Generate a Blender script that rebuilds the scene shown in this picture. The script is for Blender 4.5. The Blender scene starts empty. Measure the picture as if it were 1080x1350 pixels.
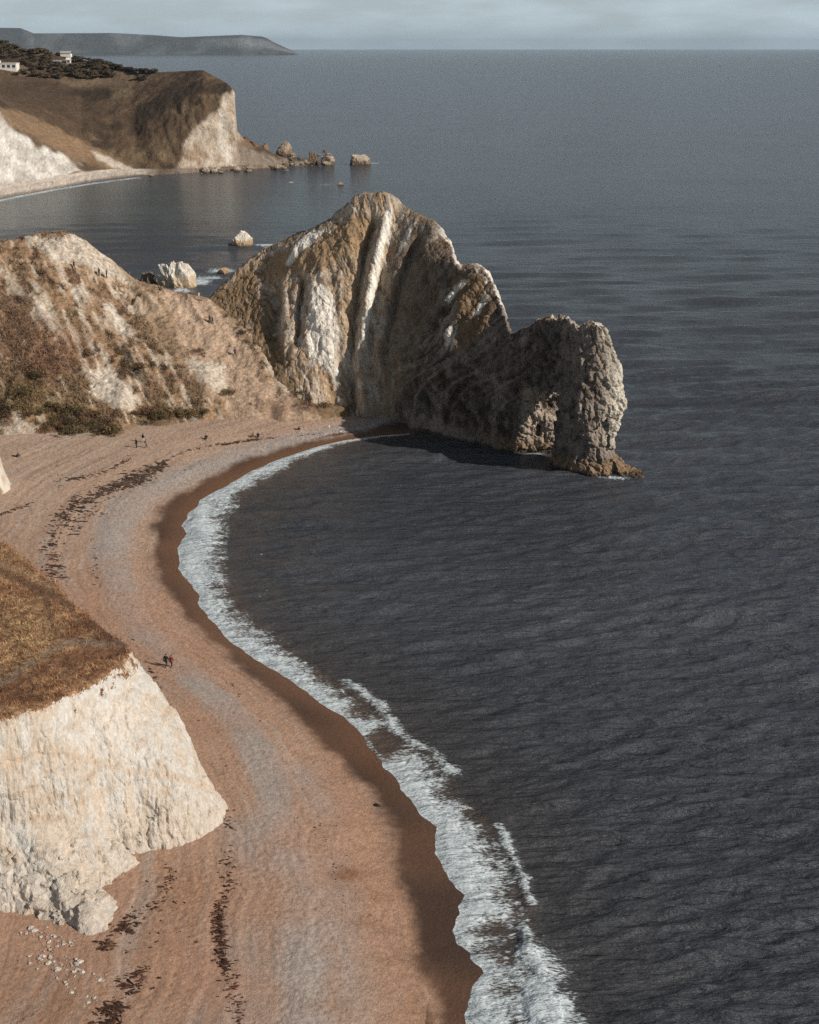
import bpy, math, random
import numpy as np
from mathutils import Vector
random.seed(7)
RNG = np.random.default_rng(11)
C = bpy.context.scene.collection
SC = bpy.context.scene

# ------------------------------------------------------------------ camera, sky, sun, exposure
CAMZ = 72.0
FPX = 1875.0                                   # focal length in pixels of a 1080 x 1350 frame
PITCH = math.atan(612.0 / FPX)                 # the horizon lies well above the middle of the frame
cd = bpy.data.cameras.new("camera"); cam = bpy.data.objects.new("camera", cd); C.objects.link(cam)
cam.location = (0, 0, CAMZ); cam.rotation_euler = (math.pi / 2 - PITCH, 0, 0)
cd.sensor_fit = 'VERTICAL'; cd.sensor_height = 36.0; cd.lens = FPX * 36.0 / 1350.0
cd.clip_start = 1.0; cd.clip_end = 200000.0
SC.camera = cam

SUN_EL = math.radians(30.0)
SUN_AZ = math.radians(114.0)                   # clockwise from +Y: from the right and a little behind the camera
sdir = Vector((math.sin(SUN_AZ) * math.cos(SUN_EL), math.cos(SUN_AZ) * math.cos(SUN_EL), math.sin(SUN_EL)))
W = bpy.data.worlds.new("World"); SC.world = W; W.use_nodes = True
nt = W.node_tree; nt.nodes.clear()
out = nt.nodes.new('ShaderNodeOutputWorld'); bg = nt.nodes.new('ShaderNodeBackground')
sky = nt.nodes.new('ShaderNodeTexSky'); sky.sky_type = 'NISHITA'; sky.sun_disc = False
sky.sun_elevation = SUN_EL; sky.sun_rotation = SUN_AZ
sky.air_density = 1.0; sky.dust_density = 0.6; sky.ozone_density = 1.5
# soft broken cloud: a whitish veil over the blue, thicker overhead than at the horizon
tc = nt.nodes.new('ShaderNodeTexCoord'); mp = nt.nodes.new('ShaderNodeMapping'); mp.inputs['Scale'].default_value = (6, 6, 30)
cn = nt.nodes.new('ShaderNodeTexNoise'); cn.inputs['Scale'].default_value = 2.2; cn.inputs['Detail'].default_value = 6
cr = nt.nodes.new('ShaderNodeMapRange'); cr.inputs['From Min'].default_value = 0.40; cr.inputs['From Max'].default_value = 0.64
cr.inputs['To Min'].default_value = 0.74; cr.inputs['To Max'].default_value = 1.0
hs = nt.nodes.new('ShaderNodeHueSaturation'); hs.inputs['Saturation'].default_value = 0.6; hs.inputs['Value'].default_value = .8
mixc = nt.nodes.new('ShaderNodeMix'); mixc.data_type = 'RGBA'; mixc.inputs['B'].default_value = (14.8, 17.9, 19.2, 1)
L = nt.links.new
L(tc.outputs['Generated'], mp.inputs['Vector']); L(mp.outputs['Vector'], cn.inputs['Vector'])
sp = nt.nodes.new('ShaderNodeSeparateXYZ'); L(tc.outputs['Generated'], sp.inputs[0])
el = nt.nodes.new('ShaderNodeMapRange'); el.interpolation_type = 'SMOOTHSTEP'
el.inputs['From Min'].default_value = -.05; el.inputs['From Max'].default_value = .20; el.inputs['To Min'].default_value = 1.0; el.inputs['To Max'].default_value = .06
L(sp.outputs['Z'], el.inputs['Value'])
mu = nt.nodes.new('ShaderNodeMath'); mu.operation = 'MULTIPLY'
L(cn.outputs['Fac'], cr.inputs['Value']); L(cr.outputs['Result'], mu.inputs[0]); L(el.outputs['Result'], mu.inputs[1]); L(mu.outputs[0], mixc.inputs['Factor'])
L(sky.outputs['Color'], hs.inputs['Color']); L(hs.outputs['Color'], mixc.inputs['A'])
L(mixc.outputs['Result'], bg.inputs['Color']); L(bg.outputs['Background'], out.inputs['Surface'])
bg.inputs['Strength'].default_value = 0.05

sl = bpy.data.lights.new("sun", 'SUN'); so = bpy.data.objects.new("sun", sl); C.objects.link(so)
sl.energy = 5.0; sl.angle = math.radians(0.5); sl.color = (1.0, 0.91, 0.80)
so.rotation_euler = sdir.to_track_quat('Z', 'Y').to_euler(); so.location = (60, -40, 140)
SC.view_settings.view_transform = 'Standard'; SC.view_settings.look = 'None'
SC.view_settings.exposure = -0.2; SC.view_settings.gamma = 1.0
SC.cycles.use_denoising = False; SC.cycles.sample_clamp_direct = 1.3; SC.cycles.sample_clamp_indirect = 2.0
SC.cycles.max_bounces = 5; SC.cycles.diffuse_bounces = 2; SC.cycles.glossy_bounces = 2; SC.cycles.volume_bounces = 0
SC.cycles.transparent_max_bounces = 4

# ------------------------------------------------------------------ numbers: noise, distances, pixels <-> place
F32 = np.float32
_perm = RNG.permutation(256).astype(np.int32)
_perm = np.concatenate([_perm] * 4)
_g = RNG.normal(size=(256, 3)); _g = (_g / np.linalg.norm(_g, axis=1)[:, None]).astype(F32)

def perlin(x, y, z=None, seed=0):
    x = np.asarray(x, F32); y = np.asarray(y, F32)
    z = np.zeros_like(x) + F32(seed * 7.31 + .5) if z is None else np.asarray(z, F32) + F32(seed * 17.0)
    xi = np.floor(x); yi = np.floor(y); zi = np.floor(z)
    fx, fy, fz = x - xi, y - yi, z - zi
    xi = xi.astype(np.int32) & 255; yi = yi.astype(np.int32) & 255; zi = zi.astype(np.int32) & 255
    u = fx * fx * fx * (fx * (fx * 6 - 15) + 10); v = fy * fy * fy * (fy * (fy * 6 - 15) + 10); w = fz * fz * fz * (fz * (fz * 6 - 15) + 10)
    def gr(i, j, k):
        h = _perm[_perm[_perm[xi + i] + yi + j] + zi + k]
        g = _g[h]
        return g[..., 0] * (fx - i) + g[..., 1] * (fy - j) + g[..., 2] * (fz - k)
    def lp(a, b, t): return a + t * (b - a)
    return 1.5 * lp(lp(lp(gr(0,0,0), gr(1,0,0), u), lp(gr(0,1,0), gr(1,1,0), u), v),
              lp(lp(gr(0,0,1), gr(1,0,1), u), lp(gr(0,1,1), gr(1,1,1), u), v), w)

def fbm(x, y, z=None, octv=4, seed=0, gain=.5):
    r = 0; a = 1.0; s = 0; f = 1.0
    for o in range(octv):
        r = r + a * perlin(x * f, y * f, None if z is None else z * f, seed + o * 3); s += a; a *= gain; f *= 2.03
    return r / s

def ridged(x, y, z=None, octv=3, seed=0):
    r = 0; a = 1.0; s = 0; f = 1.0
    for o in range(octv):
        r = r + a * (1 - 2 * np.abs(perlin(x * f, y * f, None if z is None else z * f, seed + o * 3))); s += a; a *= .5; f *= 2.1
    return r / s

def worley(x, y, z, seed=0):
    """first and second nearest feature distance, and an id in 0..1 of the nearest"""
    xi = np.floor(x).astype(np.int32); yi = np.floor(y).astype(np.int32); zi = np.floor(z).astype(np.int32)
    f1 = np.full(x.shape, 9., F32); f2 = np.full(x.shape, 9., F32); idn = np.zeros(x.shape, F32)
    for i in (-1, 0, 1):
        for j in (-1, 0, 1):
            for k in (-1, 0, 1):
                h = _perm[_perm[_perm[(xi + i) & 255] + ((yi + j) & 255)] + ((zi + k + seed) & 255)]
                g = _g[h]
                d = np.sqrt((xi + i + .5 + .45 * g[..., 0] - x) ** 2 + (yi + j + .5 + .45 * g[..., 1] - y) ** 2 + (zi + k + .5 + .45 * g[..., 2] - z) ** 2).astype(F32)
                nf = d < f1
                f2 = np.where(nf, f1, np.minimum(f2, d)); idn = np.where(nf, h / 255., idn); f1 = np.where(nf, d, f1)
    return f1, f2, idn

def sst(a, b, x):
    t = np.clip((x - a) / (b - a), 0, 1); return t * t * (3 - 2 * t)

def mixv(a, b, t):
    a = np.asarray(a, F32); b = np.asarray(b, F32); t = np.asarray(t, F32)[..., None]
    return a * (1 - t) + b * t

def seg_dist(px, py, poly):
    """distance to an open polyline"""
    best = np.full(np.shape(px), 1e9, F32)
    P = np.asarray(poly, F32)
    for (ax, ay), (bx, by) in zip(P[:-1], P[1:]):
        dx, dy = bx - ax, by - ay; l2 = dx * dx + dy * dy + 1e-9
        t = np.clip(((px - ax) * dx + (py - ay) * dy) / l2, 0, 1)
        best = np.minimum(best, (px - ax - t * dx) ** 2 + (py - ay - t * dy) ** 2)
    return np.sqrt(best)

def inside(px, py, poly):
    P = np.asarray(poly, F32); r = np.zeros(np.shape(px), bool)
    Q = np.roll(P, -1, 0)
    for (ax, ay), (bx, by) in zip(P, Q):
        if ay == by: continue
        c = ((ay > py) != (by > py)) & (px < (bx - ax) * (py - ay) / (by - ay) + ax)
        r ^= c
    return r

def poly_sd(px, py, poly):
    P = list(poly) + [poly[0]]
    d = seg_dist(px, py, P)
    return np.where(inside(px, py, poly), -d, d)

def bearing(py): return PITCH + math.atan((py - 675.0) / FPX)
def at_d(px, py, d):
    """the place seen at a pixel of the photograph, d metres away along the ground"""
    z = CAMZ - d * math.tan(bearing(py)); dep = d * math.cos(PITCH) + (CAMZ - z) * math.sin(PITCH)
    return ((px - 540.0) / FPX * dep, d, z)
def at_z(px, py, z=0.0): return at_d(px, py, (CAMZ - z) / math.tan(bearing(py)))
def line_z(pts, z=0.0): return [at_z(a, b, z)[:2] for a, b in pts]
cP, sP = math.cos(PITCH), math.sin(PITCH)
def to_px(x, y, z):
    dep = y * cP + (CAMZ - z) * sP
    up = (z - CAMZ) * cP + y * sP
    return 540 + FPX * x / dep, 675 - FPX * up / dep

# ------------------------------------------------------------------ meshes
def np_mesh(name, V, Q, col=None, mat=None, parent=None, tri=False, smooth=True, extra=None):
    V = np.asarray(V, F32); Q = np.asarray(Q, np.int32); n = Q.shape[1]
    me = bpy.data.meshes.new(name)
    me.vertices.add(len(V)); me.vertices.foreach_set('co', V.ravel())
    me.loops.add(Q.size); me.loops.foreach_set('vertex_index', Q.ravel())
    me.polygons.add(len(Q)); me.polygons.foreach_set('loop_start', np.arange(0, Q.size, n, dtype=np.int32))
    try: me.polygons.foreach_set('loop_total', np.full(len(Q), n, np.int32))
    except Exception: pass
    me.update(calc_edges=True)
    me.polygons.foreach_set('use_smooth', np.full(len(Q), smooth, bool))
    if col is not None:
        a = me.attributes.new('col', 'FLOAT_COLOR', 'POINT')
        c4 = np.ones((len(V), 4), F32); c4[:, :3] = col; a.data.foreach_set('color', c4.ravel())
    for k, v in (extra or {}).items():
        a = me.attributes.new(k, 'FLOAT', 'POINT'); a.data.foreach_set('value', np.asarray(v, F32).ravel())
    me.validate()
    o = bpy.data.objects.new(name, me); C.objects.link(o)
    if mat: me.materials.append(mat)
    if parent: o.parent = parent
    return o

def grid_quads(nr, nc, keep=None):
    i = np.arange(nr * nc, dtype=np.int32).reshape(nr, nc)
    q = np.stack([i[:-1, :-1], i[:-1, 1:], i[1:, 1:], i[1:, :-1]], -1).reshape(-1, 4)
    if keep is not None: q = q[keep[q].all(1)]
    return q

def compact(V, Q, *arrs):
    used = np.zeros(len(V), bool); used[Q.ravel()] = True
    m = np.cumsum(used) - 1
    return (V[used], m[Q].astype(np.int32)) + tuple(a[used] for a in arrs)

def vnormals(V, Q):
    n = np.cross(V[Q[:, 2]] - V[Q[:, 0]], V[Q[:, -1]] - V[Q[:, 1]])
    N = np.zeros_like(V)
    for k in range(Q.shape[1]):
        for c in range(3): N[:, c] += np.bincount(Q[:, k], n[:, c], len(V)).astype(F32)
    return N / (np.linalg.norm(N, axis=1)[:, None] + 1e-9)

def surface_nets(f, o, h):
    """quads of the zero level of a sampled field, negative inside"""
    s = f < 0
    nx, ny, nz = f.shape
    cnt = np.zeros((nx - 1, ny - 1, nz - 1), np.int8)
    corners = [(i, j, k) for i in (0, 1) for j in (0, 1) for k in (0, 1)]
    for i, j, k in corners: cnt += s[i:nx - 1 + i, j:ny - 1 + j, k:nz - 1 + k]
    act = (cnt > 0) & (cnt < 8)
    I, J, K = np.nonzero(act)
    vid = np.full(act.shape, -1, np.int32); vid[I, J, K] = np.arange(len(I))
    cv = {c: f[I + c[0], J + c[1], K + c[2]] for c in corners}
    acc = np.zeros((len(I), 3), F32); n = np.zeros(len(I), F32)
    for a in corners:
        for ax in range(3):
            if a[ax] == 1: continue
            b = list(a); b[ax] = 1; b = tuple(b)
            fa, fb = cv[a], cv[b]; m = (fa < 0) != (fb < 0)
            t = np.where(m, fa / np.where(m, fa - fb, 1), 0)
            p = np.zeros((len(I), 3), F32)
            for c in range(3): p[:, c] = a[c] + (t if c == ax else 0)
            acc += np.where(m[:, None], p, 0); n += m
    V = acc / n[:, None] + np.stack([I, J, K], 1)
    V = np.asarray(o, F32) + V * F32(h)
    quads = []
    for ax in range(3):
        A = [slice(None)] * 3; B = [slice(None)] * 3
        A[ax] = slice(0, -1); B[ax] = slice(1, None)
        ch = s[tuple(A)] != s[tuple(B)]
        e = np.stack(np.nonzero(ch), 1)
        u, v = (ax + 1) % 3, (ax + 2) % 3
        dims = np.array(act.shape)
        ok = (e[:, u] > 0) & (e[:, v] > 0) & (e[:, u] < dims[u]) & (e[:, v] < dims[v]) & (e[:, ax] < dims[ax])
        e = e[ok]
        def cell(du, dv):
            c = e.copy(); c[:, u] -= du; c[:, v] -= dv
            return vid[c[:, 0], c[:, 1], c[:, 2]]
        q = np.stack([cell(1, 1), cell(0, 1), cell(0, 0), cell(1, 0)], 1)
        neg = s[e[:, 0], e[:, 1], e[:, 2]]
        q[~neg] = q[~neg][:, ::-1]
        quads.append(q)
    return V, np.concatenate(quads).astype(np.int32)

def tag(o, label=None, cat=None, group=None, kind=None):
    if label: o['label'] = label
    if cat: o['category'] = cat
    if group: o['group'] = group
    if kind: o['kind'] = kind
    return o

def empty(name, loc, rz=0.0):
    o = bpy.data.objects.new(name, None); C.objects.link(o); o.location = loc; o.rotation_euler = (0, 0, rz); o.empty_display_size = .3
    return o

# ------------------------------------------------------------------ materials
def vmat(name, rough=.9, scale=(3., 14.), bump=(.15, .04), var=.25, spec=.25, vscale=(1, 1, 1)):
    """base colour from the mesh's own colour attribute, broken up by two noises that also raise a relief"""
    m = bpy.data.materials.new(name); m.use_nodes = True; t = m.node_tree; N = t.nodes; l = t.links.new
    b = N['Principled BSDF']; b.inputs['Roughness'].default_value = rough; b.inputs['Specular IOR Level'].default_value = spec
    at = N.new('ShaderNodeAttribute'); at.attribute_name = 'col'
    tc = N.new('ShaderNodeTexCoord'); mp = N.new('ShaderNodeMapping'); mp.inputs['Scale'].default_value = vscale
    l(tc.outputs['Object'], mp.inputs['Vector'])
    n1 = N.new('ShaderNodeTexNoise'); n1.inputs['Scale'].default_value = scale[0]; n1.inputs['Detail'].default_value = 5; n1.inputs['Roughness'].default_value = .65
    n2 = N.new('ShaderNodeTexNoise'); n2.inputs['Scale'].default_value = scale[1]; n2.inputs['Detail'].default_value = 2
    l(mp.outputs['Vector'], n1.inputs['Vector']); l(mp.outputs['Vector'], n2.inputs['Vector'])
    ad = N.new('ShaderNodeMath'); ad.operation = 'ADD'; l(n1.outputs['Fac'], ad.inputs[0]); l(n2.outputs['Fac'], ad.inputs[1])
    mr = N.new('ShaderNodeMapRange'); mr.inputs['From Min'].default_value = .65; mr.inputs['From Max'].default_value = 1.35
    mr.inputs['To Min'].default_value = 1 - var; mr.inputs['To Max'].default_value = 1 + var; l(ad.outputs[0], mr.inputs['Value'])
    vm = N.new('ShaderNodeVectorMath'); vm.operation = 'SCALE'; l(at.outputs['Color'], vm.inputs[0]); l(mr.outputs['Result'], vm.inputs['Scale'])
    l(vm.outputs['Vector'], b.inputs['Base Color'])
    b1 = N.new('ShaderNodeBump'); b1.inputs['Distance'].default_value = bump[0]; b1.inputs['Strength'].default_value = 1; l(n1.outputs['Fac'], b1.inputs['Height'])
    b2 = N.new('ShaderNodeBump'); b2.inputs['Distance'].default_value = bump[1]; b2.inputs['Strength'].default_value = 1; l(n2.outputs['Fac'], b2.inputs['Height'])
    l(b1.outputs['Normal'], b2.inputs['Normal']); l(b2.outputs['Normal'], b.inputs['Normal'])
    return m

def flat(name, colr, rough=.8):
    m = bpy.data.materials.new(name); m.use_nodes = True; N = m.node_tree.nodes; l = m.node_tree.links.new
    b = N['Principled BSDF']; b.inputs['Roughness'].default_value = rough
    n = N.new('ShaderNodeTexNoise'); n.inputs['Scale'].default_value = 6
    r = N.new('ShaderNodeMapRange'); r.inputs['To Min'].default_value = .8; r.inputs['To Max'].default_value = 1.2; l(n.outputs['Fac'], r.inputs['Value'])
    v = N.new('ShaderNodeVectorMath'); v.operation = 'SCALE'; v.inputs[0].default_value = colr[:3]; l(r.outputs['Result'], v.inputs['Scale'])
    l(v.outputs['Vector'], b.inputs['Base Color'])
    return m

M_rock = vmat('limestone', .9, (1.6, 7.), (.30, .06), .30)
M_chalk = vmat('chalk', .95, (2.2, 9.), (.16, .05), .18, vscale=(1, 1, .45))
M_slope = vmat('hillside_earth', .95, (1.8, 8.), (.25, .06), .28)
M_beach = vmat('shingle', .85, (3.2, 12.), (.09, .035), .22)
_n = M_beach.node_tree.nodes; _a = _n.new('ShaderNodeAttribute'); _a.attribute_name = 'wet'; _r = _n.new('ShaderNodeMapRange'); _r.inputs['To Min'].default_value = .9; _r.inputs['To Max'].default_value = .34
M_beach.node_tree.links.new(_a.outputs['Fac'], _r.inputs['Value']); M_beach.node_tree.links.new(_r.outputs['Result'], _n['Principled BSDF'].inputs['Roughness'])
M_leaf = vmat('foliage', .85, (2., 9.), (.05, .02), .25)
M_far = vmat('far_land', .95, (.35, 1.6), (1.2, .3), .30)
M_hill = vmat('distant_land', .95, (.006, .03), (20., 5.), .35)

# water: dark body, sky in its surface, white where foam lies on it
M_sea = bpy.data.materials.new('sea_water'); M_sea.use_nodes = True
t = M_sea.node_tree; N = t.nodes; l = t.links.new
b = N['Principled BSDF']; b.inputs['IOR'].default_value = 1.33
at = N.new('ShaderNodeAttribute'); at.attribute_name = 'col'
af = N.new('ShaderNodeAttribute'); af.attribute_name = 'foam'
geo = N.new('ShaderNodeNewGeometry')
mp = N.new('ShaderNodeMapping'); mp.inputs['Scale'].default_value = (.55, 1.5, 1.); mp.inputs['Rotation'].default_value = (0, 0, -.14); l(geo.outputs['Position'], mp.inputs['Vector'])
w1 = N.new('ShaderNodeTexNoise'); w1.inputs['Scale'].default_value = .8; w1.inputs['Detail'].default_value = 6; w1.inputs['Roughness'].default_value = .62; l(mp.outputs['Vector'], w1.inputs['Vector'])
mp3 = N.new('ShaderNodeMapping'); mp3.inputs['Scale'].default_value = (.26, .8, 1.); l(geo.outputs['Position'], mp3.inputs['Vector'])
w3 = N.new('ShaderNodeTexNoise'); w3.inputs['Scale'].default_value = .5; w3.inputs['Detail'].default_value = 5; w3.inputs['Roughness'].default_value = .6; l(mp3.outputs['Vector'], w3.inputs['Vector'])
bp3 = N.new('ShaderNodeBump'); bp3.inputs['Distance'].default_value = 1.7; bp3.inputs['Strength'].default_value = 1.; l(w3.outputs['Fac'], bp3.inputs['Height'])
bp = N.new('ShaderNodeBump'); bp.inputs['Distance'].default_value = .5; bp.inputs['Strength'].default_value = 1.; l(w1.outputs['Fac'], bp.inputs['Height'])
l(bp3.outputs['Normal'], bp.inputs['Normal'])
fn = N.new('ShaderNodeTexNoise'); fn.inputs['Scale'].default_value = 3.; fn.inputs['Detail'].default_value = 4
mp2 = N.new('ShaderNodeMapping'); mp2.inputs['Scale'].default_value = (.8, 1.8, 1.); l(geo.outputs['Position'], mp2.inputs['Vector']); l(mp2.outputs['Vector'], fn.inputs['Vector'])
ma = N.new('ShaderNodeMath'); ma.operation = 'MULTIPLY_ADD'; ma.inputs[1].default_value = 1.1; ma.inputs[2].default_value = -.55; l(fn.outputs['Fac'], ma.inputs[0])
mb = N.new('ShaderNodeMath'); mb.operation = 'ADD'; l(ma.outputs[0], mb.inputs[0]); l(af.outputs['Fac'], mb.inputs[1])
mr = N.new('ShaderNodeMapRange'); mr.interpolation_type = 'SMOOTHSTEP'; mr.inputs['From Min'].default_value = .38; mr.inputs['From Max'].default_value = .72; l(mb.outputs[0], mr.inputs['Value'])
mx = N.new('ShaderNodeMix'); mx.data_type = 'RGBA'; mx.inputs['B'].default_value = (.62, .70, .74, 1); l(at.outputs['Color'], mx.inputs['A']); l(mr.outputs['Result'], mx.inputs['Factor'])
l(mx.outputs['Result'], b.inputs['Base Color'])
mr2 = N.new('ShaderNodeMapRange'); mr2.inputs['To Min'].default_value = .17; mr2.inputs['To Max'].default_value = .85; l(mr.outputs['Result'], mr2.inputs['Value']); l(mr2.outputs['Result'], b.inputs['Roughness'])
l(bp.outputs['Normal'], b.inputs['Normal'])

# ------------------------------------------------------------------ the shore, as lines on the ground
SHORE_PX = [(620,548),(545,571),(500,574),(450,580),(410,591),(370,604),(330,621),(300,639),(286,646),(272,654),(262,660),(258,668),(247,676),(249,684),(240,694),(244,703),(233,722),(236,736),(233,750),(246,766),(262,786),(262,800),(272,812),(300,845),(345,875),(380,897),(415,922),(458,950),(478,975),(500,1005),(522,1030),(533,1047),(549,1069),(573,1090),(571,1124),(580,1146),(602,1174),(609,1180),(608,1201),(596,1229),(598,1246),(618,1259),(632,1283),(618,1299),(613,1323),(613,1350),(600,1440),(560,1560)]
OUTER_PX = [(545,572),(460,584),(415,598),(374,625),(338,645),(300,678),(294,740),(312,790),(345,820),(392,858),(436,893),(470,912),(508,937),(522,965),(572,990),(594,1012),(604,1040),(642,1080),(684,1120),(700,1170),(716,1220),(706,1260),(732,1300),(742,1350),(752,1440),(700,1560)]
WET_PX = [(545,548),(470,567),(400,579),(350,593),(300,612),(250,640),(215,665),(200,690),(199,730),(210,765),(240,805),(265,830),(300,860),(340,895),(380,935),(420,975),(455,1005),(490,1045),(510,1085),(522,1140),(532,1190),(545,1240),(557,1290),(580,1350),(590,1440)]
SHORE = line_z(SHORE_PX); OUTER = line_z(OUTER_PX); WET = line_z(WET_PX, 1.0)
FOAM_POLY = SHORE[1:] + OUTER[::-1]
LAND_POLY = [(-400, SHORE[0][1] + 40), (12, SHORE[0][1] + 40)] + SHORE + [(-60, 40), (-400, 40)]

def beach_z(x, y, d):
    """height of the shingle d metres inland of the water line"""
    z = np.where(d < 9, .125 * d, 1.125 + .10 * (d - 9))
    z = np.where(d > 18, 2.03 + .035 * (d - 18), z)
    z = np.where(d < 0, .10 * d, z)
    return np.minimum(z, 3.6)

def smooth_minmax(a, b, k): # polynomial smooth min
    h = np.clip(.5 + .5 * (b - a) / k, 0, 1); return b * (1 - h) + a * h - k * h * (1 - h)

# ------------------------------------------------------------------ sea
def build_sea():
    pys = np.concatenate([[65.25], np.arange(66.0, 120, .8), np.arange(120, 1440, 1.3)])
    pxs = np.arange(-260.37, 1360, 1.5)
    ang = PITCH + np.arctan((pys - 675) / FPX); d = CAMZ / np.tan(ang)
    dep = d * cP + CAMZ * sP
    X = ((pxs[None, :] - 540) / FPX * dep[:, None]).astype(F32); Y = np.repeat(d[:, None], len(pxs), 1).astype(F32)
    gap = np.abs(np.gradient(d)).astype(F32)[:, None] + 0 * X
    shp = X.shape
    sd = seg_dist(X, Y, SHORE); land = inside(X, Y, LAND_POLY); sd = np.where(land, -sd, sd)
    Z = np.zeros(shp, F32)
    wr = np.random.default_rng(5)
    gust = .75 + .5 * fbm(X * .014, Y * .02, octv=3, seed=6)
    for k in range(64):
        wl = 1.1 * (24 / 1.1) ** ((k + .5) / 64.) ; th = math.radians(wr.normal(98, 19 if wl < 9 else 12))
        kk = 2 * math.pi / wl; ph = wr.uniform(0, 6.28)
        fade = 1 - sst(wl * .09, wl * .28, gap)
        env = np.clip(.55 + 1.1 * perlin(X / (wl * 5.) + 7 * k, Y / (wl * 3.2) + 3 * k, seed=k), 0, 1.6)
        q = np.sin(kk * (X * math.cos(th) + Y * math.sin(th)) + ph)
        Z += (.033 * wl ** .70 * (1 if wl < 7 else .62)) * fade * env * (np.exp(1.1 * (q - 1)) * 2.2 - .9)
    Z *= gust
    Z = Z - Z.mean()
    Z *= .08 + .92 * sst(0., 20., sd)
    Z -= .03 * sst(1., 0., sd)
    # breakers curling along the shore
    brk = [([(655,1088),(672,1120),(690,1165),(702,1195)], .22, .7, .60), ([(690,1228),(703,1245),(700,1262)], .30, .8, .60),
           ([(704,1262),(720,1298),(738,1350),(748,1420)], .55, 2.2, .70), ([(455,900),(475,912),(505,936),(522,968),(548,982),(572,994),(598,1020)], .25, 1.2, .62), ([(262,680),(275,720),(290,770)], .25, 1.6, .6)]
    foam = np.zeros(shp, F32)
    wob = perlin(X * .35, Y * .35, seed=8)
    for pl, hgt, wd, fo in brk:
        q = seg_dist(X + .5 * wob, Y + .5 * wob, line_z(pl)); Z += hgt * np.exp(-(q / wd) ** 2) * (.8 + .4 * wob)
        foam = np.maximum(foam, fo * np.exp(-(q / (wd * (1.1 + .3 * wob))) ** 2))
    # foam cover
    inn = inside(X, Y, FOAM_POLY); di = seg_dist(X, Y, SHORE); do = seg_dist(X, Y, OUTER)
    tt = di / (di + do + 1e-3)
    dens = np.where(inn, .88 - .60 * tt ** 1.2, .34 * np.exp(-do / 1.3)) + .10 * perlin(X * .11, Y * .11, seed=9)
    dens = np.where((inn & (di < .6)) | (land & (di < 9) & (do > .5)), np.maximum(dens, .82), dens)
    PX, PY = to_px(X, Y, np.zeros_like(X))
    for cx, cy, rx, ry, k in ((500, 985, 26, 22, -.42), (645, 1255, 42, 30, -.22), (650, 1305, 40, 12, -.20), (640, 1225, 40, 10, -.16), (300, 700, 16, 60, .12), (265, 725, 22, 50, .15), (600, 1115, 40, 40, .12), (555, 1065, 18, 18, .15), (470, 940, 22, 10, -.25), (715, 1335, 24, 45, .5)):
        dens += k * np.exp(-(((PX - cx) / rx) ** 2 + ((PY - cy) / ry) ** 2) ** 2)
    for cx, cy, rx, ry, k in ((702, 599, 22, 2.2, .75), (810, 630, 34, 2.2, .7), (845, 627, 10, 2.5, .6), (740, 622, 14, 2, .4), (350, 323, 20, 2.4, .95), (262, 372, 22, 5, .85), (292, 357, 22, 4.5, .85), (240, 383, 16, 4, .8), (275, 366, 30, 4, .75), (690, 605, 26, 5, .32),
                              (384, 240, 6, 1.2, .8), (436, 243, 26, 1.2, .55), (495, 215, 10, 1.2, .7), (375, 224, 9, 1.2, .6), (420, 219, 8, 1.2, .6), (815, 578, 8, 2, .45), (352, 778, 3, 1.5, .8), (345, 731, 1.8, 1.5, .8), (343, 787, 3, 1.2, .7), (1062, 68, 9, .4, .5)):
        foam = np.maximum(foam, k * np.exp(-(((PX - cx) / rx) ** 2 + ((PY - cy) / ry) ** 2)))
    # swash on the far cove's beach
    cove = line_z([(-60, 277), (0, 264), (60, 252), (120, 242), (182, 234)])
    q = seg_dist(X, Y, cove); foam = np.maximum(foam, .75 * np.exp(-(q / 4.) ** 2))
    lace = .5 + .55 * fbm(X * 1.1 + 2 * Z, Y * 2.0, octv=3, seed=21) + .30 * perlin(X * .35, Y * .6, seed=22)
    foam = np.maximum(foam, 0) + 0
    f = np.clip(dens + (lace - .5) * (.42 + .5 * tt), 0, 1) * sst(.16, .40, dens)
    f = np.clip(np.maximum(f, foam + (lace - .5) * .6 * (foam > .05)), 0, 1)
    Z += .16 * sst(.5, .9, f) * sst(0, 1.5, di) * inn
    base = np.zeros(shp + (3,), F32) + np.array([.061, .068, .082], F32)
    base = mixv(base, (.070, .060, .050), .9 * np.exp(-np.maximum(di, 0) / 10.) * (Y < 300))
    teal = np.exp(-(((PX - 130) / 210) ** 2 + ((PY - 262) / 45) ** 2))
    base = mixv(base, (.080, .112, .120), np.clip(teal, 0, 1) * .9)
    patch = fbm(X * .012, Y * .02, octv=3, seed=30)
    base *= (1 + .35 * patch)[..., None]
    base = mixv(base, (.125, .088, .066), .85 * np.exp(-(np.maximum(di, 0) / 5.) ** 2) * inn)
    V = np.stack([X, Y, Z], -1).reshape(-1, 3)
    keep = (sd > -7).ravel()
    Q = grid_quads(*shp, keep=keep)[:, ::-1]
    V, Q, colr, fm = compact(V, Q, base.reshape(-1, 3), f.reshape(-1))
    o = np_mesh('sea', V, Q, colr, M_sea, extra={'foam': fm})
    tag(o, 'dark choppy sea running to the horizon, white surf along the beach', 'sea', kind='structure')
build_sea()

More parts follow.
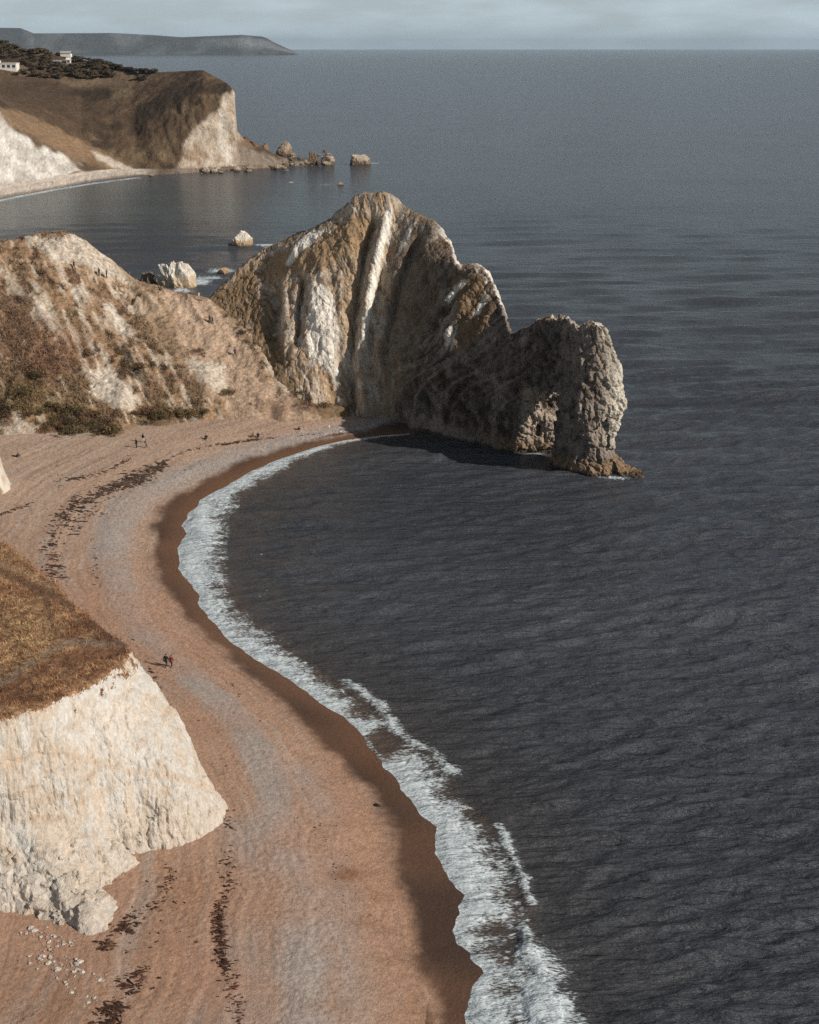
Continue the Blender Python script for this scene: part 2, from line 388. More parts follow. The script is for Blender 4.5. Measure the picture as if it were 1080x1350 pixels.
# ------------------------------------------------------------------ beach
PEBBLE_PX = [(545,545),(470,558),(400,571),(330,590),(235,624),(178,655),(150,690),(146,730),(162,790),(190,830),(230,870),(280,915),(320,955),(350,1010),(372,1090),(388,1150),(395,1230),(398,1300),(402,1350),(405,1440)]
PEBBLE2_PX = [(400,1010),(420,1060),(440,1120),(455,1200),(470,1290),(478,1350),(480,1440)]
PEBBLE3_PX = [(330,1090),(330,1150),(325,1230),(330,1300),(340,1440)]
PEB = line_z(PEBBLE_PX, 1.7); PEB2 = line_z(PEBBLE2_PX, 1.5); PEB3 = line_z(PEBBLE3_PX, 2.2)
def build_beach():
    pys = np.arange(505, 1440, 1.15); pxs = np.arange(-160, 720, 1.3)
    ang = PITCH + np.arctan((pys - 675) / FPX); d = (CAMZ - 1.5) / np.tan(ang)
    dep = d * cP + CAMZ * sP
    X = ((pxs[None, :] - 540) / FPX * dep[:, None]).astype(F32); Y = np.repeat(d[:, None], len(pxs), 1).astype(F32)
    shp = X.shape
    sd = seg_dist(X, Y, SHORE); land = inside(X, Y, LAND_POLY); D = np.where(land, sd, -sd)
    dw = seg_dist(X, Y, WET); dp = seg_dist(X, Y, PEB); dp2 = seg_dist(X, Y, PEB2); dp3 = seg_dist(X, Y, PEB3)
    Z = beach_z(X, Y, D)
    # berms, cusps, and the trodden surface
    Z += .16 * np.exp(-(dp / 3.) ** 2) + .10 * np.exp(-(dw / 1.2) ** 2)
    Z += .10 * perlin(X * .18, Y * .18, seed=40) * sst(2, 8, D)
    foot = sst(6, 12, D)
    ridges = fbm(D * 1.1 + .5 * perlin(X * .2, Y * .2, seed=56), Y * .03, octv=3, seed=55); Z += foot * .07 * ridges
    Z += foot * (.4 + .8 * sst(-.3, .4, perlin(X * .13, Y * .13, seed=48))) * (.06 * fbm(X * 1.6, Y * 1.6, octv=3, seed=41) + .07 * np.minimum(0, perlin(X * 1.9, Y * 1.9, seed=44) + .05))
    Z += .02 * fbm(X * 1.0, Y * 1.0, octv=2, seed=46) * (1 - foot) * sst(0, 2, D)
    # colours
    wn = perlin(X * .25, Y * .25, seed=42) * .9 + perlin(X * 1.1, Y * 1.1, seed=43) * .5
    big = fbm(X * .05, Y * .05, octv=3, seed=45)
    c = np.zeros(shp + (3,), F32) + np.array([.40, .275, .195], F32)
    far = sst(150, 250, Y)
    orange = np.array([.42, .268, .188], F32); pink = np.array([.46, .325, .24], F32); grey = np.array([.40, .345, .31], F32)
    c = mixv(orange, pink, far)
    c = mixv(c, (.48, .355, .27), .7 * sst(15, 40, D) * sst(190, 240, Y))
    streak = fbm(D * .55 + .6 * wn, Y * .02, octv=3, seed=47)
    c = mixv(c, grey, sst(.08, .35, streak) * (.65 - .25 * far))
    fs = fbm(D * 1.5 + .8 * wn, Y * .035, octv=3, seed=57); c = mixv(c, (.30, .20, .15), .6 * sst(.10, .36, fs)); c = mixv(c, (.50, .42, .36), .5 * sst(-.12, -.4, fs))
    c = mixv(c, (.385, .345, .32), .78 * np.exp(-((dp + wn * .7) / (2.1 + 1.8 * far)) ** 4))
    c = mixv(c, (.35, .315, .295), .6 * np.exp(-((dp2 + wn) / 1.9) ** 2))
    c = mixv(c, (.34, .305, .28), .55 * np.exp(-((dp3 + wn) / 2.4) ** 2))
    c = mixv(c, (.43, .25, .165), .65 * sst(-.05, .35, big) * (1 - far))
    do2 = seg_dist(X, Y, line_z([(440,1000),(470,1060),(500,1150),(515,1230),(530,1350)], 1.2)); c = mixv(c, (.43, .26, .175), .65 * np.exp(-((do2 + wn) / 3.) ** 2))
    PX, PY = to_px(X, Y, Z)
    for cx, cy, rx, ry, k in ((462, 1153, 22, 10, .8), (490, 1182, 22, 9, .55), (480, 1215, 20, 10, .6), (505, 1225, 16, 8, .4), (440, 1330, 40, 14, .35), (540, 1330, 20, 16, .4), (60, 1330, 110, 60, .35), (230, 1180, 60, 60, .3)):
        g = np.exp(-(((PX - cx) / rx) ** 2 + ((PY - cy) / ry) ** 2)) * k * (1 + .8 * wn)
        c = mixv(c, (.27, .135, .07), np.clip(g, 0, .8))
    c *= .97
    # wet shingle below the last high swash
    W_ = inside(X, Y, WET + SHORE[::-1] + []) | (D < 3.)
    edge = np.where(W_, dw, -dw) + .8 * wn + .5 * perlin(X * .5, Y * .16, seed=53)
    wet = sst(-1.0, 1.3, edge) * (D < 25)
    wcol = mixv((.072, .042, .028), (.115, .064, .040), sst(-.3, .4, perlin(X * .09, Y * .09, seed=50)))
    wcol = mixv(wcol, (.17, .085, .045), .8 * np.exp(-(np.maximum(D, 0) / 2.5) ** 2) * sst(105, 150, Y))
    c = mixv(c, wcol, wet)
    # grain of the shingle
    gr = RNG.normal(0, 1, shp).astype(F32)
    g2 = fbm(X * 1.6, Y * 1.6, octv=2, seed=51)
    spk = sst(1.15, 1.9, gr + 1.1 * g2) * foot; c *= np.clip(1 + (.15 * gr + .28 * g2) * (1 - .6 * wet) - .32 * spk, .4, 1.6)[..., None]
    V = np.stack([X, Y, Z], -1).reshape(-1, 3)
    keep = (D > -12).ravel()
    Q = grid_quads(*shp, keep=keep)[:, ::-1]
    V, Q, c2, wt = compact(V, Q, c.reshape(-1, 3), (wet * (.35 + .65 * sst(7, 1, D))).reshape(-1))
    o = np_mesh('beach', V, Q, c2, M_beach, extra={'wet': wt})
    tag(o, 'curving orange and grey shingle beach with a wet brown edge', 'beach', kind='structure')
    # a mid-ground height lookup for things that stand on the shingle
    return None
build_beach()
SH_ = np.asarray(SHORE)
def ground_z(x, y):
    d = seg_dist(np.array([x]), np.array([y]), SHORE)[0]
    s = 1 if inside(np.array([x], F32), np.array([y], F32), LAND_POLY)[0] else -1
    return float(beach_z(x, y, np.array([s * d]))[0])

# ------------------------------------------------------------------ hillside behind the beach and the neck to the arch
HC = np.array([(-200, 280, 40), (-140, 288, 38), (-110, 295, 36)] + [at_d(*p) for p in [(0,318,300),(20,313,302),(40,310,304),(60,307,306),(80,308,307),(100,313,308),(115,320,308),(150,345,308),(185,372,307),(230,385,305),(275,395,303)]] + [(-33, 296, 15), (-25, 292, 9), (-12, 292, 4), (5, 296, 1)])
HC_X, HC_Y, HC_Z = HC.T
HB_X = [-200, -140, -95, -76, -71, -56, -51.8, -44, -36, -28, -21.7, -14, -7.5, 5]
HB_Y = [236, 244, 252, 257, 259.5, 262.5, 268, 271, 274, 275.5, 276, 279, 284, 290]
def hill_height(X, Y):
    cy = np.interp(X, HC_X, HC_Y); cz = np.interp(X, HC_X, HC_Z); by = np.interp(X, HB_X, HB_Y)
    by = by + 1.5 * perlin(X * .12, X * 0, seed=60) + 1.2 * perlin(X * .35, X * 0, seed=61)
    t = (Y - by) / (cy - by)
    tc_ = np.clip(t, 0, 1)
    prof = .80 * tc_ + .20 * np.sin(tc_ * math.pi * .5) + .06 * np.sin(tc_ * 9 + X * .15) * tc_ * (1 - tc_)
    z = 3.0 + (cz - 3.0) * prof
    z = np.where(t < 0, 3.0 + t * 30 * .5, z)
    z = np.where(t > 1, cz - (Y - cy) * .55 - ((Y - cy) ** 2) * .02, z)
    act = sst(-.02, .10, t) * (1 - .7 * sst(.9, 1.05, t))
    return z, t, act
HG = .25
def build_hill():
    xs = np.arange(-150, 2, HG); ys = np.arange(228, 336, HG)
    X, Y = np.meshgrid(xs, ys); X = X.astype(F32); Y = Y.astype(F32)
    Z, tt, act = hill_height(X, Y)
    Z = Z.astype(F32)
    # gullies that run down and to the right
    a = math.radians(-38); u = X * math.cos(a) - Y * math.sin(a); v = X * math.sin(a) + Y * math.cos(a)
    a2 = math.radians(35); gu = X * math.cos(a2) + Y * math.sin(a2); gv = -X * math.sin(a2) + Y * math.cos(a2)
    wob = 5 * perlin(X * .05, Y * .05, seed=63)
    g = ridged((gu + wob) * .075, gv * .03, octv=3, seed=64)
    Z += act * (1.5 * (g - .45) + .9 * fbm(X * .12, Y * .12, octv=3, seed=65) + .78 * fbm(X * .5, Y * .5, octv=4, seed=66, gain=.6))
    crest = sst(.62, .9, tt) * (1 - sst(.97, 1.05, tt)); w1_, w2_, wi_ = worley(X * .35, Y * .35, 0 * X, seed=31); Z += act * crest * (1.1 * (ridged(gu * .22, gv * .08, octv=3, seed=69) - .3) + .9 * (wi_ - .5) * sst(.45, .6, X * 0 + .5 + .5 * perlin(X * .08, Y * .08, seed=75)))
    Z += act * .5 * (worley(X * .5, Y * .5, 0 * X, seed=33)[2] - .5) * sst(0, .3, perlin(X * .07, Y * .07, seed=76))
    Z += act * .25 * ridged(X * .35, Y * .22, octv=2, seed=67) * sst(-.2, .3, perlin(X * .06, Y * .06, seed=68))
    shp = X.shape
    PX, PY = to_px(X, Y, Z)
    nf = fbm(X * .45, Y * .45, octv=3, seed=70); nm = fbm(X * .10, Y * .10, octv=3, seed=71); nfine = fbm(X * 1.4, Y * 1.4, octv=2, seed=72)
    nst = fbm(gu * .9, gv * .16, octv=3, seed=74)
    heath = np.array([.235, .155, .098], F32); olive = np.array([.19, .135, .07], F32); dark = np.array([.065, .045, .026], F32)
    earth = np.array([.50, .365, .265], F32); chalk = np.array([.62, .555, .47], F32); rust = np.array([.17, .095, .06], F32)
    c = mixv(heath, (.34, .22, .13), sst(-.15, .3, nm + .5 * nst))
    c = mixv(c, olive, .55 * sst(0., .4, fbm(X * .07, Y * .07, octv=2, seed=73)))
    c = mixv(c, dark, .85 * sst(.12, .38, nf + .15 * nm + .2 * nst))
    c = mixv(c, chalk * .85, .7 * sst(.16, .36, nst + .5 * nm))
    def blob(pts, k=1., soft=7., nz=9.):
        sd_ = poly_sd(PX + nz * nf * 2.2 + 9 * nfine + 5 * nst, PY + nz * .8 * nm + 8 * nf + 7 * nfine, pts)
        return k * (1 - sst(-soft, soft * .5, sd_))
    def strip(pts, w, k=1.):
        q = seg_dist(PX + 3 * nf, PY + 3 * nm, pts); return k * (1 - sst(w * .5, w * 1.3, q))
    # pale trodden ground of the neck on the right, footpaths
    c = mixv(c, earth, blob([(215,375),(285,395),(330,445),(352,500),(400,525),(430,560),(300,556),(262,500),(232,440),(205,400)], .92, 12, 12) * (.72 + .28 * sst(-.25, .1, nf)))
    c = mixv(c, (.42, .30, .20), blob([(150,345),(215,372),(240,420),(270,480),(250,500),(205,440),(165,395)], .6, 14, 14))
    c = mixv(c, rust, blob([(330,530),(420,520),(445,545),(350,552)], .45, 10))
    c = mixv(c, dark, .5 * sst(.22, .4, nfine + .3 * nf) * blob([(300,470),(420,500),(440,550),(220,552),(180,500)], 1, 10))
    # chalk showing through
    for pts, k in (([(40,312),(115,312),(150,345),(178,378),(150,372),(110,350),(70,350),(55,335)], .85), ([(135,395),(150,402),(188,450),(160,440)], 1.), ([(118,480),(152,488),(185,520),(178,545),(150,535),(118,520)], .9), ([(245,470),(292,475),(305,510),(285,520),(255,495)], .85),
                   ([(36,385),(50,388),(85,435),(70,440),(45,415)], .8), ([(0,558),(45,560),(62,575),(0,580)], .55), ([(98,380),(118,375),(118,405),(100,400)], .6), ([(155,380),(164,380),(164,398),(155,392)], .9), ([(0,352),(20,360),(35,390),(15,390)], .5), ([(120,415),(150,415),(160,445),(130,430)], .45)):
        c = mixv(c, chalk, blob(pts, k, 6, 8) * (.7 + .3 * sst(-.2, .2, nfine)))
    c = mixv(c, (.46, .33, .22), strip([(15,342),(60,346),(100,354),(135,366),(170,378)], 2.2, .8))
    c = mixv(c, (.44, .31, .21), strip([(140,425),(170,460),(205,500),(235,528)], 2.0, .7))
    c = mixv(c, (.50, .37, .26), strip([(225,402),(255,412),(290,440),(325,457)], 3, .8))
    c = mixv(c, (.50, .37, .26), strip([(262,392),(290,415),(330,440),(345,470)], 2.4, .7))
    c = mixv(c, rust * 1.2, blob([(0,400),(60,410),(125,430),(130,480),(60,500),(0,470)], .45, 16)); c = mixv(c, rust, blob([(85,352),(110,358),(105,385),(90,370)], .8, 5)); c = mixv(c, rust, blob([(55,455),(90,450),(95,490),(60,500)], .7, 12))
    c = mixv(c, rust, blob([(252,458),(272,458),(272,470),(252,470)], .9, 4)); c = mixv(c, dark * 1.3, blob([(150,455),(170,460),(200,500),(188,512),(160,480)], .75, 6))
    for pts, k in (([(30,482),(50,484),(55,500),(40,505)], .9), ([(55,535),(140,545),(150,575),(65,578)], .65), ([(0,500),(50,500),(70,540),(20,555),(0,545)], .4), ([(185,535),(255,540),(240,556),(190,552)], .55)):
        c = mixv(c, dark, blob(pts, k, 7, 10))
    c = mixv(c, (.20, .14, .055), blob([(0,490),(60,500),(140,545),(60,555),(0,540)], .45, 14))
    c *= .94 * np.clip(1 + .16 * RNG.normal(0, 1, shp) + .34 * nfine + .22 * nst + .30 * fbm(X * 2.6, Y * 2.6, octv=2, seed=77), .35, 1.6)[..., None].astype(F32)
    V = np.stack([X, Y, Z], -1).reshape(-1, 3); keep = (Z > -2.5).ravel()
    Q = grid_quads(*shp, keep=keep)
    V2, Q2, c2 = compact(V, Q, c.reshape(-1, 3))
    o = np_mesh('hillside', V2, Q2, c2, M_slope)
    tag(o, 'brown heath hillside with chalk scars and footpaths above the beach', 'hillside', kind='structure')
    return xs, ys, Z, c
HXS, HYS, HZ, HCOL = build_hill()
def hill_z(x, y):
    i = int(np.clip((x - HXS[0]) / HG, 0, len(HXS) - 1)); j = int(np.clip((y - HYS[0]) / HG, 0, len(HYS) - 1)); return float(HZ[j, i])

# ------------------------------------------------------------------ contour-stack solids: a footprint at each height, blended between
def stack_field(levels, o, n, h, cap=None):
    xs = o[0] + h * np.arange(n[0]); ys = o[1] + h * np.arange(n[1]); zs = o[2] + h * np.arange(n[2])
    X, Y = np.meshgrid(xs, ys, indexing='ij'); X = X.astype(F32); Y = Y.astype(F32)
    sds = [poly_sd(X, Y, p).astype(F32) for _, p in levels]; lz = [z for z, _ in levels]
    f = np.zeros(n, F32)
    for k, z in enumerate(zs):
        if z <= lz[0]: s = sds[0]
        elif z >= lz[-1]: s = sds[-1] + (z - lz[-1]) * 1.2
        else:
            i = np.searchsorted(lz, z) - 1; w = (z - lz[i]) / (lz[i + 1] - lz[i]); s = sds[i] * (1 - w) + sds[i + 1] * w
        if cap is not None: s = np.maximum(s, (z - cap(X, Y)) * .8)
        f[:, :, k] = s
    f[:, :, 0] = np.maximum(f[:, :, 0], .2)
    for ax in range(3):
        for e in (0, -1):
            ix = [slice(None)] * 3; ix[ax] = e; f[tuple(ix)] = np.maximum(f[tuple(ix)], .2)
    return f, xs, ys, zs

# ------------------------------------------------------------------ the rock arch
ARCH_LEVELS = [
 (0, [(-46,285),(-36,281),(-30,279.5),(-25,279),(-17,278.5),(-9,279.3),(-6.5,279.5),(-3,277),(1.5,273),(8.8,265.5),(15.7,259),(20.5,255),(25.6,249),(26.2,246),(29,241.8),(32,240),(36,239.6),(41.5,241.5),(41.8,243.2),(38.5,247),(36.5,249),(34,253),(30,260),(27,268),(24,277),(20,288),(17,298),(12,308),(0,318),(-20,325),(-46,330)]),
 (4, [(-46,289),(-36,285),(-30,283),(-25,281.5),(-17,280.5),(-9,281),(-6.5,280.5),(-2.5,277.5),(2,274),(9.2,266),(16,259.6),(20.8,255.4),(25.8,249.3),(26.6,245.6),(29.4,242.4),(32,241.4),(34.6,241.6),(36.0,243.5),(36.2,246),(36,249.5),(34,253),(30,259.5),(27,267),(24,276),(20,287.5),(17,297.5),(12,307.5),(0,317),(-20,324),(-46,328)]),
 (12, [(-46,296.8),(-35,292.4),(-29,290),(-22,286.8),(-15,284.8),(-8,285.2),(-5.5,283),(1,276.5),(4,273.5),(9.4,267.6),(13.6,264.2),(17,261.2),(21.2,255.8),(26.2,249.8),(27,245.5),(30,242.5),(34,242),(37.4,243.3),(38.4,245),(38.2,247.5),(35,252),(30,258.5),(26.5,266.5),(23.5,275.5),(19.5,286.5),(16.2,296.5),(11,306.5),(0,315.5),(-20,322),(-46,326)]),
 (18, [(-46,302.6),(-36,298.6),(-30,296),(-23,290.8),(-15,287.4),(-7,288),(-3.5,284.5),(1,280.5),(5,275.5),(9,271),(13,267.6),(17.2,265),(18.6,260.2),(21.8,256.4),(26.8,250.3),(28.5,246),(31.5,243.5),(34.5,243.3),(37,244.5),(37.6,246.5),(37,249),(33.5,253.5),(29,259.5),(25,265.5),(21.5,272.5),(18.8,283),(15.6,293.5),(10.5,304),(0,313.5),(-20,320),(-44,323)]),
 (24, [(-43,307.5),(-36,304.5),(-30,301.5),(-24,295),(-14,290.3),(-6,291),(-1,286.5),(4,280.5),(8.4,274.2),(13,271),(17.6,268.6),(19.2,262.5),(23,257.3),(27.8,251.2),(30.5,247),(33,245.5),(35.2,245.8),(35.9,247.5),(34.8,250),(31.8,253.5),(28,258.8),(24,264.8),(19.7,270.3),(18,279.5),(15,290),(10,301),(0,311),(-20,318),(-38,319)]),
 (28.2, [(-37,309),(-30,305),(-24,298.5),(-14,292.5),(-5.5,293),(-.5,288.5),(4.5,282.5),(8.8,276.6),(13,274),(17,272.2),(19,265.5),(23,258.6),(27.8,252.4),(30.8,248),(33,246.5),(35.2,246.8),(35.8,248.2),(34.4,250.4),(31.4,253.4),(27.4,258),(22.8,263.8),(18.8,271),(17,280),(14.3,288.5),(9.8,298.5),(0,309),(-20,316),(-34,317)]),
 (32, [(-31,311),(-24,301),(-14,295),(-5,294.8),(0,291),(5,284.5),(9.3,278.5),(12.6,276),(15.2,277.2),(15.4,280.5),(13,286.5),(9.6,294),(6,300),(0,306),(-14,312),(-26,314)]),
 (38, [(-17,304),(-12,299),(-3,297.8),(1.5,294),(4.6,291.5),(6.2,292.5),(4,297),(-2,302.5),(-10,307),(-16,307)]),
 (43.5, [(-11,301.6),(-8,299.6),(-4,298.6),(-3.0,299.6),(-5,302.5),(-10,303.6)]),
]
RIDGE_PX = [(232,404,325),(275,396,318),(300,370,313),(320,352,312),(340,334,311),(350,328,310),(372,318,309),(400,304,308),(420,300,307.5),(438,289,306.5),(450,276,305),(462,266,303),(474,257,302),(483,254,301),(495,256,300.5),(507,254,300),(518,260,299.5),(530,268,298),(545,275,296),(560,284,295),(575,294,293),(586,304,291),(594,318,289),(600,344,286),(606,350,284),(620,349,282),(634,352,280),(645,362,279),(652,380,277),(660,398,274),(668,425,270),(674,441,267),(684,439,265),(692,432,263.5),(700,433,262),(708,424,260),(716,420,258.5),(730,419,256.5),(746,417,254),(756,423,252.5),(764,431,251.5),(772,428,250.5),(783,424,249.5),(792,430,248.5),(802,437,248),(806,455,247.5),(812,475,247)]
RP = np.array([at_d(*p) for p in RIDGE_PX])
def arch_cap(X, Y):
    z = np.interp(X, RP[:, 0], RP[:, 2]); ry = np.interp(X, RP[:, 0], RP[:, 1])
    return z + sst(20, 24, X) * (.9 * ridged(X * .35, Y * .35, octv=2, seed=79) - .35) + sst(22, 18, X) * .5 * fbm(X * .4, Y * .4, octv=2, seed=78) - .25 * np.maximum(0, Y - ry)
def build_arch():
    h = .32; o = (-52., 236., -2.2); n = (int(99 / h), int(94 / h), int(48 / h))
    f, xs, ys, zs = stack_field(ARCH_LEVELS, o, n, h, arch_cap)
    # the opening: a pointed tunnel through the wall near its end
    X, Y, Zz = np.meshgrid(xs.astype(F32), ys.astype(F32), zs.astype(F32), indexing='ij', sparse=True)
    reg = (slice(int((14 + 52) / h), None), slice(0, int(36 / h)), slice(0, int(18 / h)))
    xr, yr, zr = X[reg[0]], Y[:, reg[1]], Zz[:, :, reg[2]]
    yb = 256.8 - .10 * zr + 3.2 * sst(7.0, 10.5, zr + .5 * (xr - 24)); yf = 248.7 + .02 * zr
    roof = 13.2 - 3.0 * ((yr - 252.9) / 4.2) ** 2 + .36 * np.clip(xr - 23, -2, 14)
    tun = np.maximum(np.maximum(yr - yb, yf - yr), (zr - roof) * .8); tun = np.maximum(tun, 17. - xr)
    f[reg] = np.maximum(f[reg], -tun)
    # cave in the inner leg and hollows in the pillar foot
    for cx, cy, cz, rx, ry, rz in ((24.2, 256, 4.2, .55, 2., 2.0), (36.0, 240.2, 1.8, .9, 1.6, 2.4), (23.7, 256.0, 8.2, .4, 1.2, .9)):
        q = np.sqrt(((X - cx) / rx) ** 2 + ((Y - cy) / ry) ** 2 + ((Zz - cz) / rz) ** 2)
        f = np.maximum(f, ((1 - q) * min(rx, ry, rz)).astype(F32))
    # relief, only near the surface
    I = np.nonzero(np.abs(f) < 4.0)
    x = xs[I[0]].astype(F32); y = ys[I[1]].astype(F32); z = zs[I[2]].astype(F32)
    u = (x - y) * .7071                                            # runs along the seaward wall
    wall = sst(-8, 4, x + (294 - y) * .35 * 0 - (z - 10) * .25)     # 0 on the ribbed face, 1 on the blocky wall
    disp = .9 * fbm(x * .10, y * .10, z * .07, octv=2, seed=81)
    rib = ridged((x + .24 * z + 1.2 * perlin(z * .12, y * .1, seed=83)) * .16, y * .05, z * .018, octv=3, seed=82)
    disp += (1 - wall) * 1.15 * (rib - .35)
    f1, f2, idn = worley(u * .36 + .10 * z, (x + y) * .25, (z * .17 + .10 * u), seed=3)
    disp += wall * (.30 * (.55 - f1) + (.45 + .45 * sst(10, 26, x)) * (idn - .5))
    g1, g2, idm = worley(u * .8 + .2 * z, (x + y) * .6, z * .38 - .15 * u, seed=9)
    disp += (.07 + .15 * wall) * (.5 - g1) + .34 * wall * (idm - .5)
    bed = ridged((u * .5 + z * .85 + 2.5 * perlin(x * .07, z * .07, y * .05, seed=85)) * .24, y * .03, octv=2, seed=84)
    disp += wall * sst(-14, 16, z - 2) * .95 * (bed - .3) * sst(28, 16, x)
    # bold ribs and the shadowed slots beside them, from foot to crest
    def xz(pts): return np.array([at_d(px, py, d)[::2] for px, py, d in pts])
    for pts, wd, amp in (([(478,540,280),(474,480,284),(478,440,286),(484,400,289),(490,360,291),(500,320,294),(512,278,297)], 1.5, 2.6),
                         ([(468,540,280),(464,480,284),(468,430,287),(474,380,290),(482,335,293),(494,300,296)], .9, -2.6),
                         ([(415,520,280),(412,440,286),(416,380,290),(424,335,294)], 2.6, .9),
                         ([(390,450,286),(394,410,288),(398,375,291)], .9, -2.6), ([(385,470,285),(388,420,288),(391,380,291)], .6, .8),
                         ([(360,450,289),(362,410,292),(358,375,295)], 1.7, -3.6), ([(375,470,286),(375,420,290),(374,380,294)], .7, .9),
                         ([(495,520,280),(505,430,287),(522,360,291),(548,290,295)], 1.2, .9), ([(508,470,284),(520,410,287),(538,350,290),(556,305,294)], 1.0, -1.2),
                         ([(585,450,272),(600,420,273),(618,385,276),(630,362,279)], .8, .9), ([(560,470,274),(590,410,276),(612,366,280)], .9, -.6),
                         ([(640,420,271),(652,390,276)], .9, .8)):
        q = xz(pts); q = q[np.argsort(q[:, 1])]
        xc = np.interp(z, q[:, 1], q[:, 0]); inside_ = sst(q[0, 1] - 2.5, q[0, 1] + 1, z) * (1 - sst(q[-1, 1] - 1.0, q[-1, 1] + 2.5, z))
        front = 1 - sst(300, 304, y)
        disp += amp * np.exp(-((x - xc + .25 * perlin(z * .5, y * .2, seed=86)) / wd) ** 2) * inside_ * front
    # soften by the tide
    disp += .25 * fbm(x * .45, y * .45, z * .45, octv=2, seed=87)
    topf = sst(2., 8., np.interp(x, RP[:, 0], RP[:, 2]) - z)
    f[I] -= disp * (.22 + .78 * topf)
    V, Q = surface_nets(f, o, h); del f
    V = V.astype(F32); Nn = vnormals(V, Q)
    x, y, z = V.T
    wall = sst(-8, 4, x - (z - 10) * .25); u = (x - y) * .7071
    bw = 1.6 * perlin(x * .06, y * .06, z * .06, seed=150); bq = u * .80 - z * .60 * sst(6, 16, z) + bw; bpz = u * .5 + z * .87
    fine = .42 * ridged(x * .5 + .10 * z, y * .5, z * .045, octv=3, seed=90) * (1 - wall) + .46 * ridged(bq * .42, (x + y) * .10, bpz * .05, octv=3, seed=91) * wall * sst(27, 18, x) + .30 * ridged(u * .6, (x + y) * .6, z * .24, octv=2, seed=151) * wall * sst(18, 27, x) + .12 * fbm(x * 1.3, y * 1.3, z * .7, octv=2, seed=92)
    ca, cb, cid = worley(u * .42 + .15 * perlin(x, z, y, seed=88), (x + y) * .32, z * .36 + .12 * u, seed=13); ck = np.exp(-((cb - ca) / .13) ** 2)
    da, db, did = worley(u * 1.0, (x + y) * .8, z * .75 - .2 * u, seed=17); dk = np.exp(-((db - da) / .16) ** 2)
    bl = sst(8, 24, x) * .6 + .4; fine += wall * bl * (-.45 * ck + .22 * (cid - .5) - .22 * dk + .12 * (did - .5)) - (1 - wall) * .22 * np.exp(-((ridged(x * .5 + .1 * z, y * .4, z * .05, octv=1, seed=89) - 1) / .12) ** 2)
    V += Nn * fine[:, None]; Nn = vnormals(V, Q); x, y, z = V.T
    PX, PY = to_px(x, y, z)
    nf = fbm(x * .4, y * .4, z * .3, octv=3, seed=93); nm = fbm(x * .11, y * .11, z * .07, octv=3, seed=94); nv = fbm(x * .9 + .2 * z, y * .9, z * .10, octv=3, seed=95)
    lime = np.array([.54, .45, .36], F32); och = np.array([.40, .265, .155], F32); white = np.array([.84, .80, .72], F32)
    olive = np.array([.185, .120, .060], F32); dark = np.array([.070, .050, .032], F32); grey = np.array([.27, .235, .215], F32)
    c = mixv(lime, och, .85 * sst(-.22, .22, nv + .45 * nm)); c = mixv(c, (.15, .10, .055), .7 * sst(.15, .35, fbm(x * .6 + .15 * z, y * .6, z * .12, octv=3, seed=99)))
    c = mixv(c, white, .55 * sst(.12, .4, fbm(x * .8 + .2 * z, y * .8, z * .07, octv=3, seed=96)))
    nw = fbm(u * .7, (x + y) * .7, z * .55, octv=3, seed=98)
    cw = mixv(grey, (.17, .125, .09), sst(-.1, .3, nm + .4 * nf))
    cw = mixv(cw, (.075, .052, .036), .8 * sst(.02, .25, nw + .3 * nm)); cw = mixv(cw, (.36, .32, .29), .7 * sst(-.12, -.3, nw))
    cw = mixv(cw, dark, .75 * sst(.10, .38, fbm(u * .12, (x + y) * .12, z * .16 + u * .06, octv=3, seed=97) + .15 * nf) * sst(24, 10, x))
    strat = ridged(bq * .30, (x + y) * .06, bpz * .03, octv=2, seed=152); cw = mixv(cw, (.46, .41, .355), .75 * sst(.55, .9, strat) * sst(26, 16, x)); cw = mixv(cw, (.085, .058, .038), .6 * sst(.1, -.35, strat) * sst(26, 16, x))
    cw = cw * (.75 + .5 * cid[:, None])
    cw = cw * np.array([.66, .62, .59], F32)  # darkens the wall's own colour to deepen its shade
    wallc = sst(-7, 1, x - (z - 10) * .06)  # carries the shade-darkened wall colour left, over the zone beside the slab
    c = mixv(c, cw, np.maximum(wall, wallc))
    fl = sst(.15, .75, ridged((x + .30 * z) * .45 + .3 * perlin(z * .2, x * .2, seed=153), y * .05, z * .02, octv=2, seed=154)); c = mixv(c, (.40, .33, .26), .55 * fl * np.maximum(wallc - wall, 0)[:])
    def blob(pts, k=1., soft=6., nz=8.):
        return k * (1 - sst(-soft, soft * .5, poly_sd(PX + nz * nf + 3 * nv, PY + nz * nm, pts)))
    fr = 1 - sst(303, 308, y)
    # dry grass and ivy over the left shoulder, and along gentle ground
    c = mixv(c, olive, blob([(270,395),(330,355),(352,400),(380,470),(398,525),(372,530),(330,460)], .80, 10) * sst(-.35, .15, nf + .3))
    c = mixv(c, (.32, .21, .115), blob([(300,370),(345,335),(420,315),(475,275),(500,290),(478,330),(440,350),(400,360),(360,370)], .85, 8) * fr)
    c = mixv(c, (.38, .26, .15), .8 * blob([(470,290),(495,300),(480,360),(470,430),(455,480),(445,420),(452,340)], .75, 8) * fr)
    c = mixv(c, dark, blob([(445,500),(470,500),(462,540),(440,530)], .3, 8))
    c = mixv(c, (.20, .13, .07), .75 * sst(.62, .85, Nn[:, 2] + .25 * nf) * sst(-14, 0, 40 - z) * (1 - wall * .4))
    c = mixv(c, (.20, .13, .07), blob([(595,360),(640,360),(655,400),(640,440),(620,460),(590,470),(600,420)], .85, 9))
    c = mixv(c, (.125, .082, .05), blob([(512,300),(548,296),(590,345),(560,440),(505,530),(488,520),(500,420)], .5, 12)); c = mixv(c, (.13, .085, .05), blob([(520,400),(560,390),(600,350),(640,350),(600,400),(560,440)], .45, 9))  # first blob paints the shade right of the slab into the colour
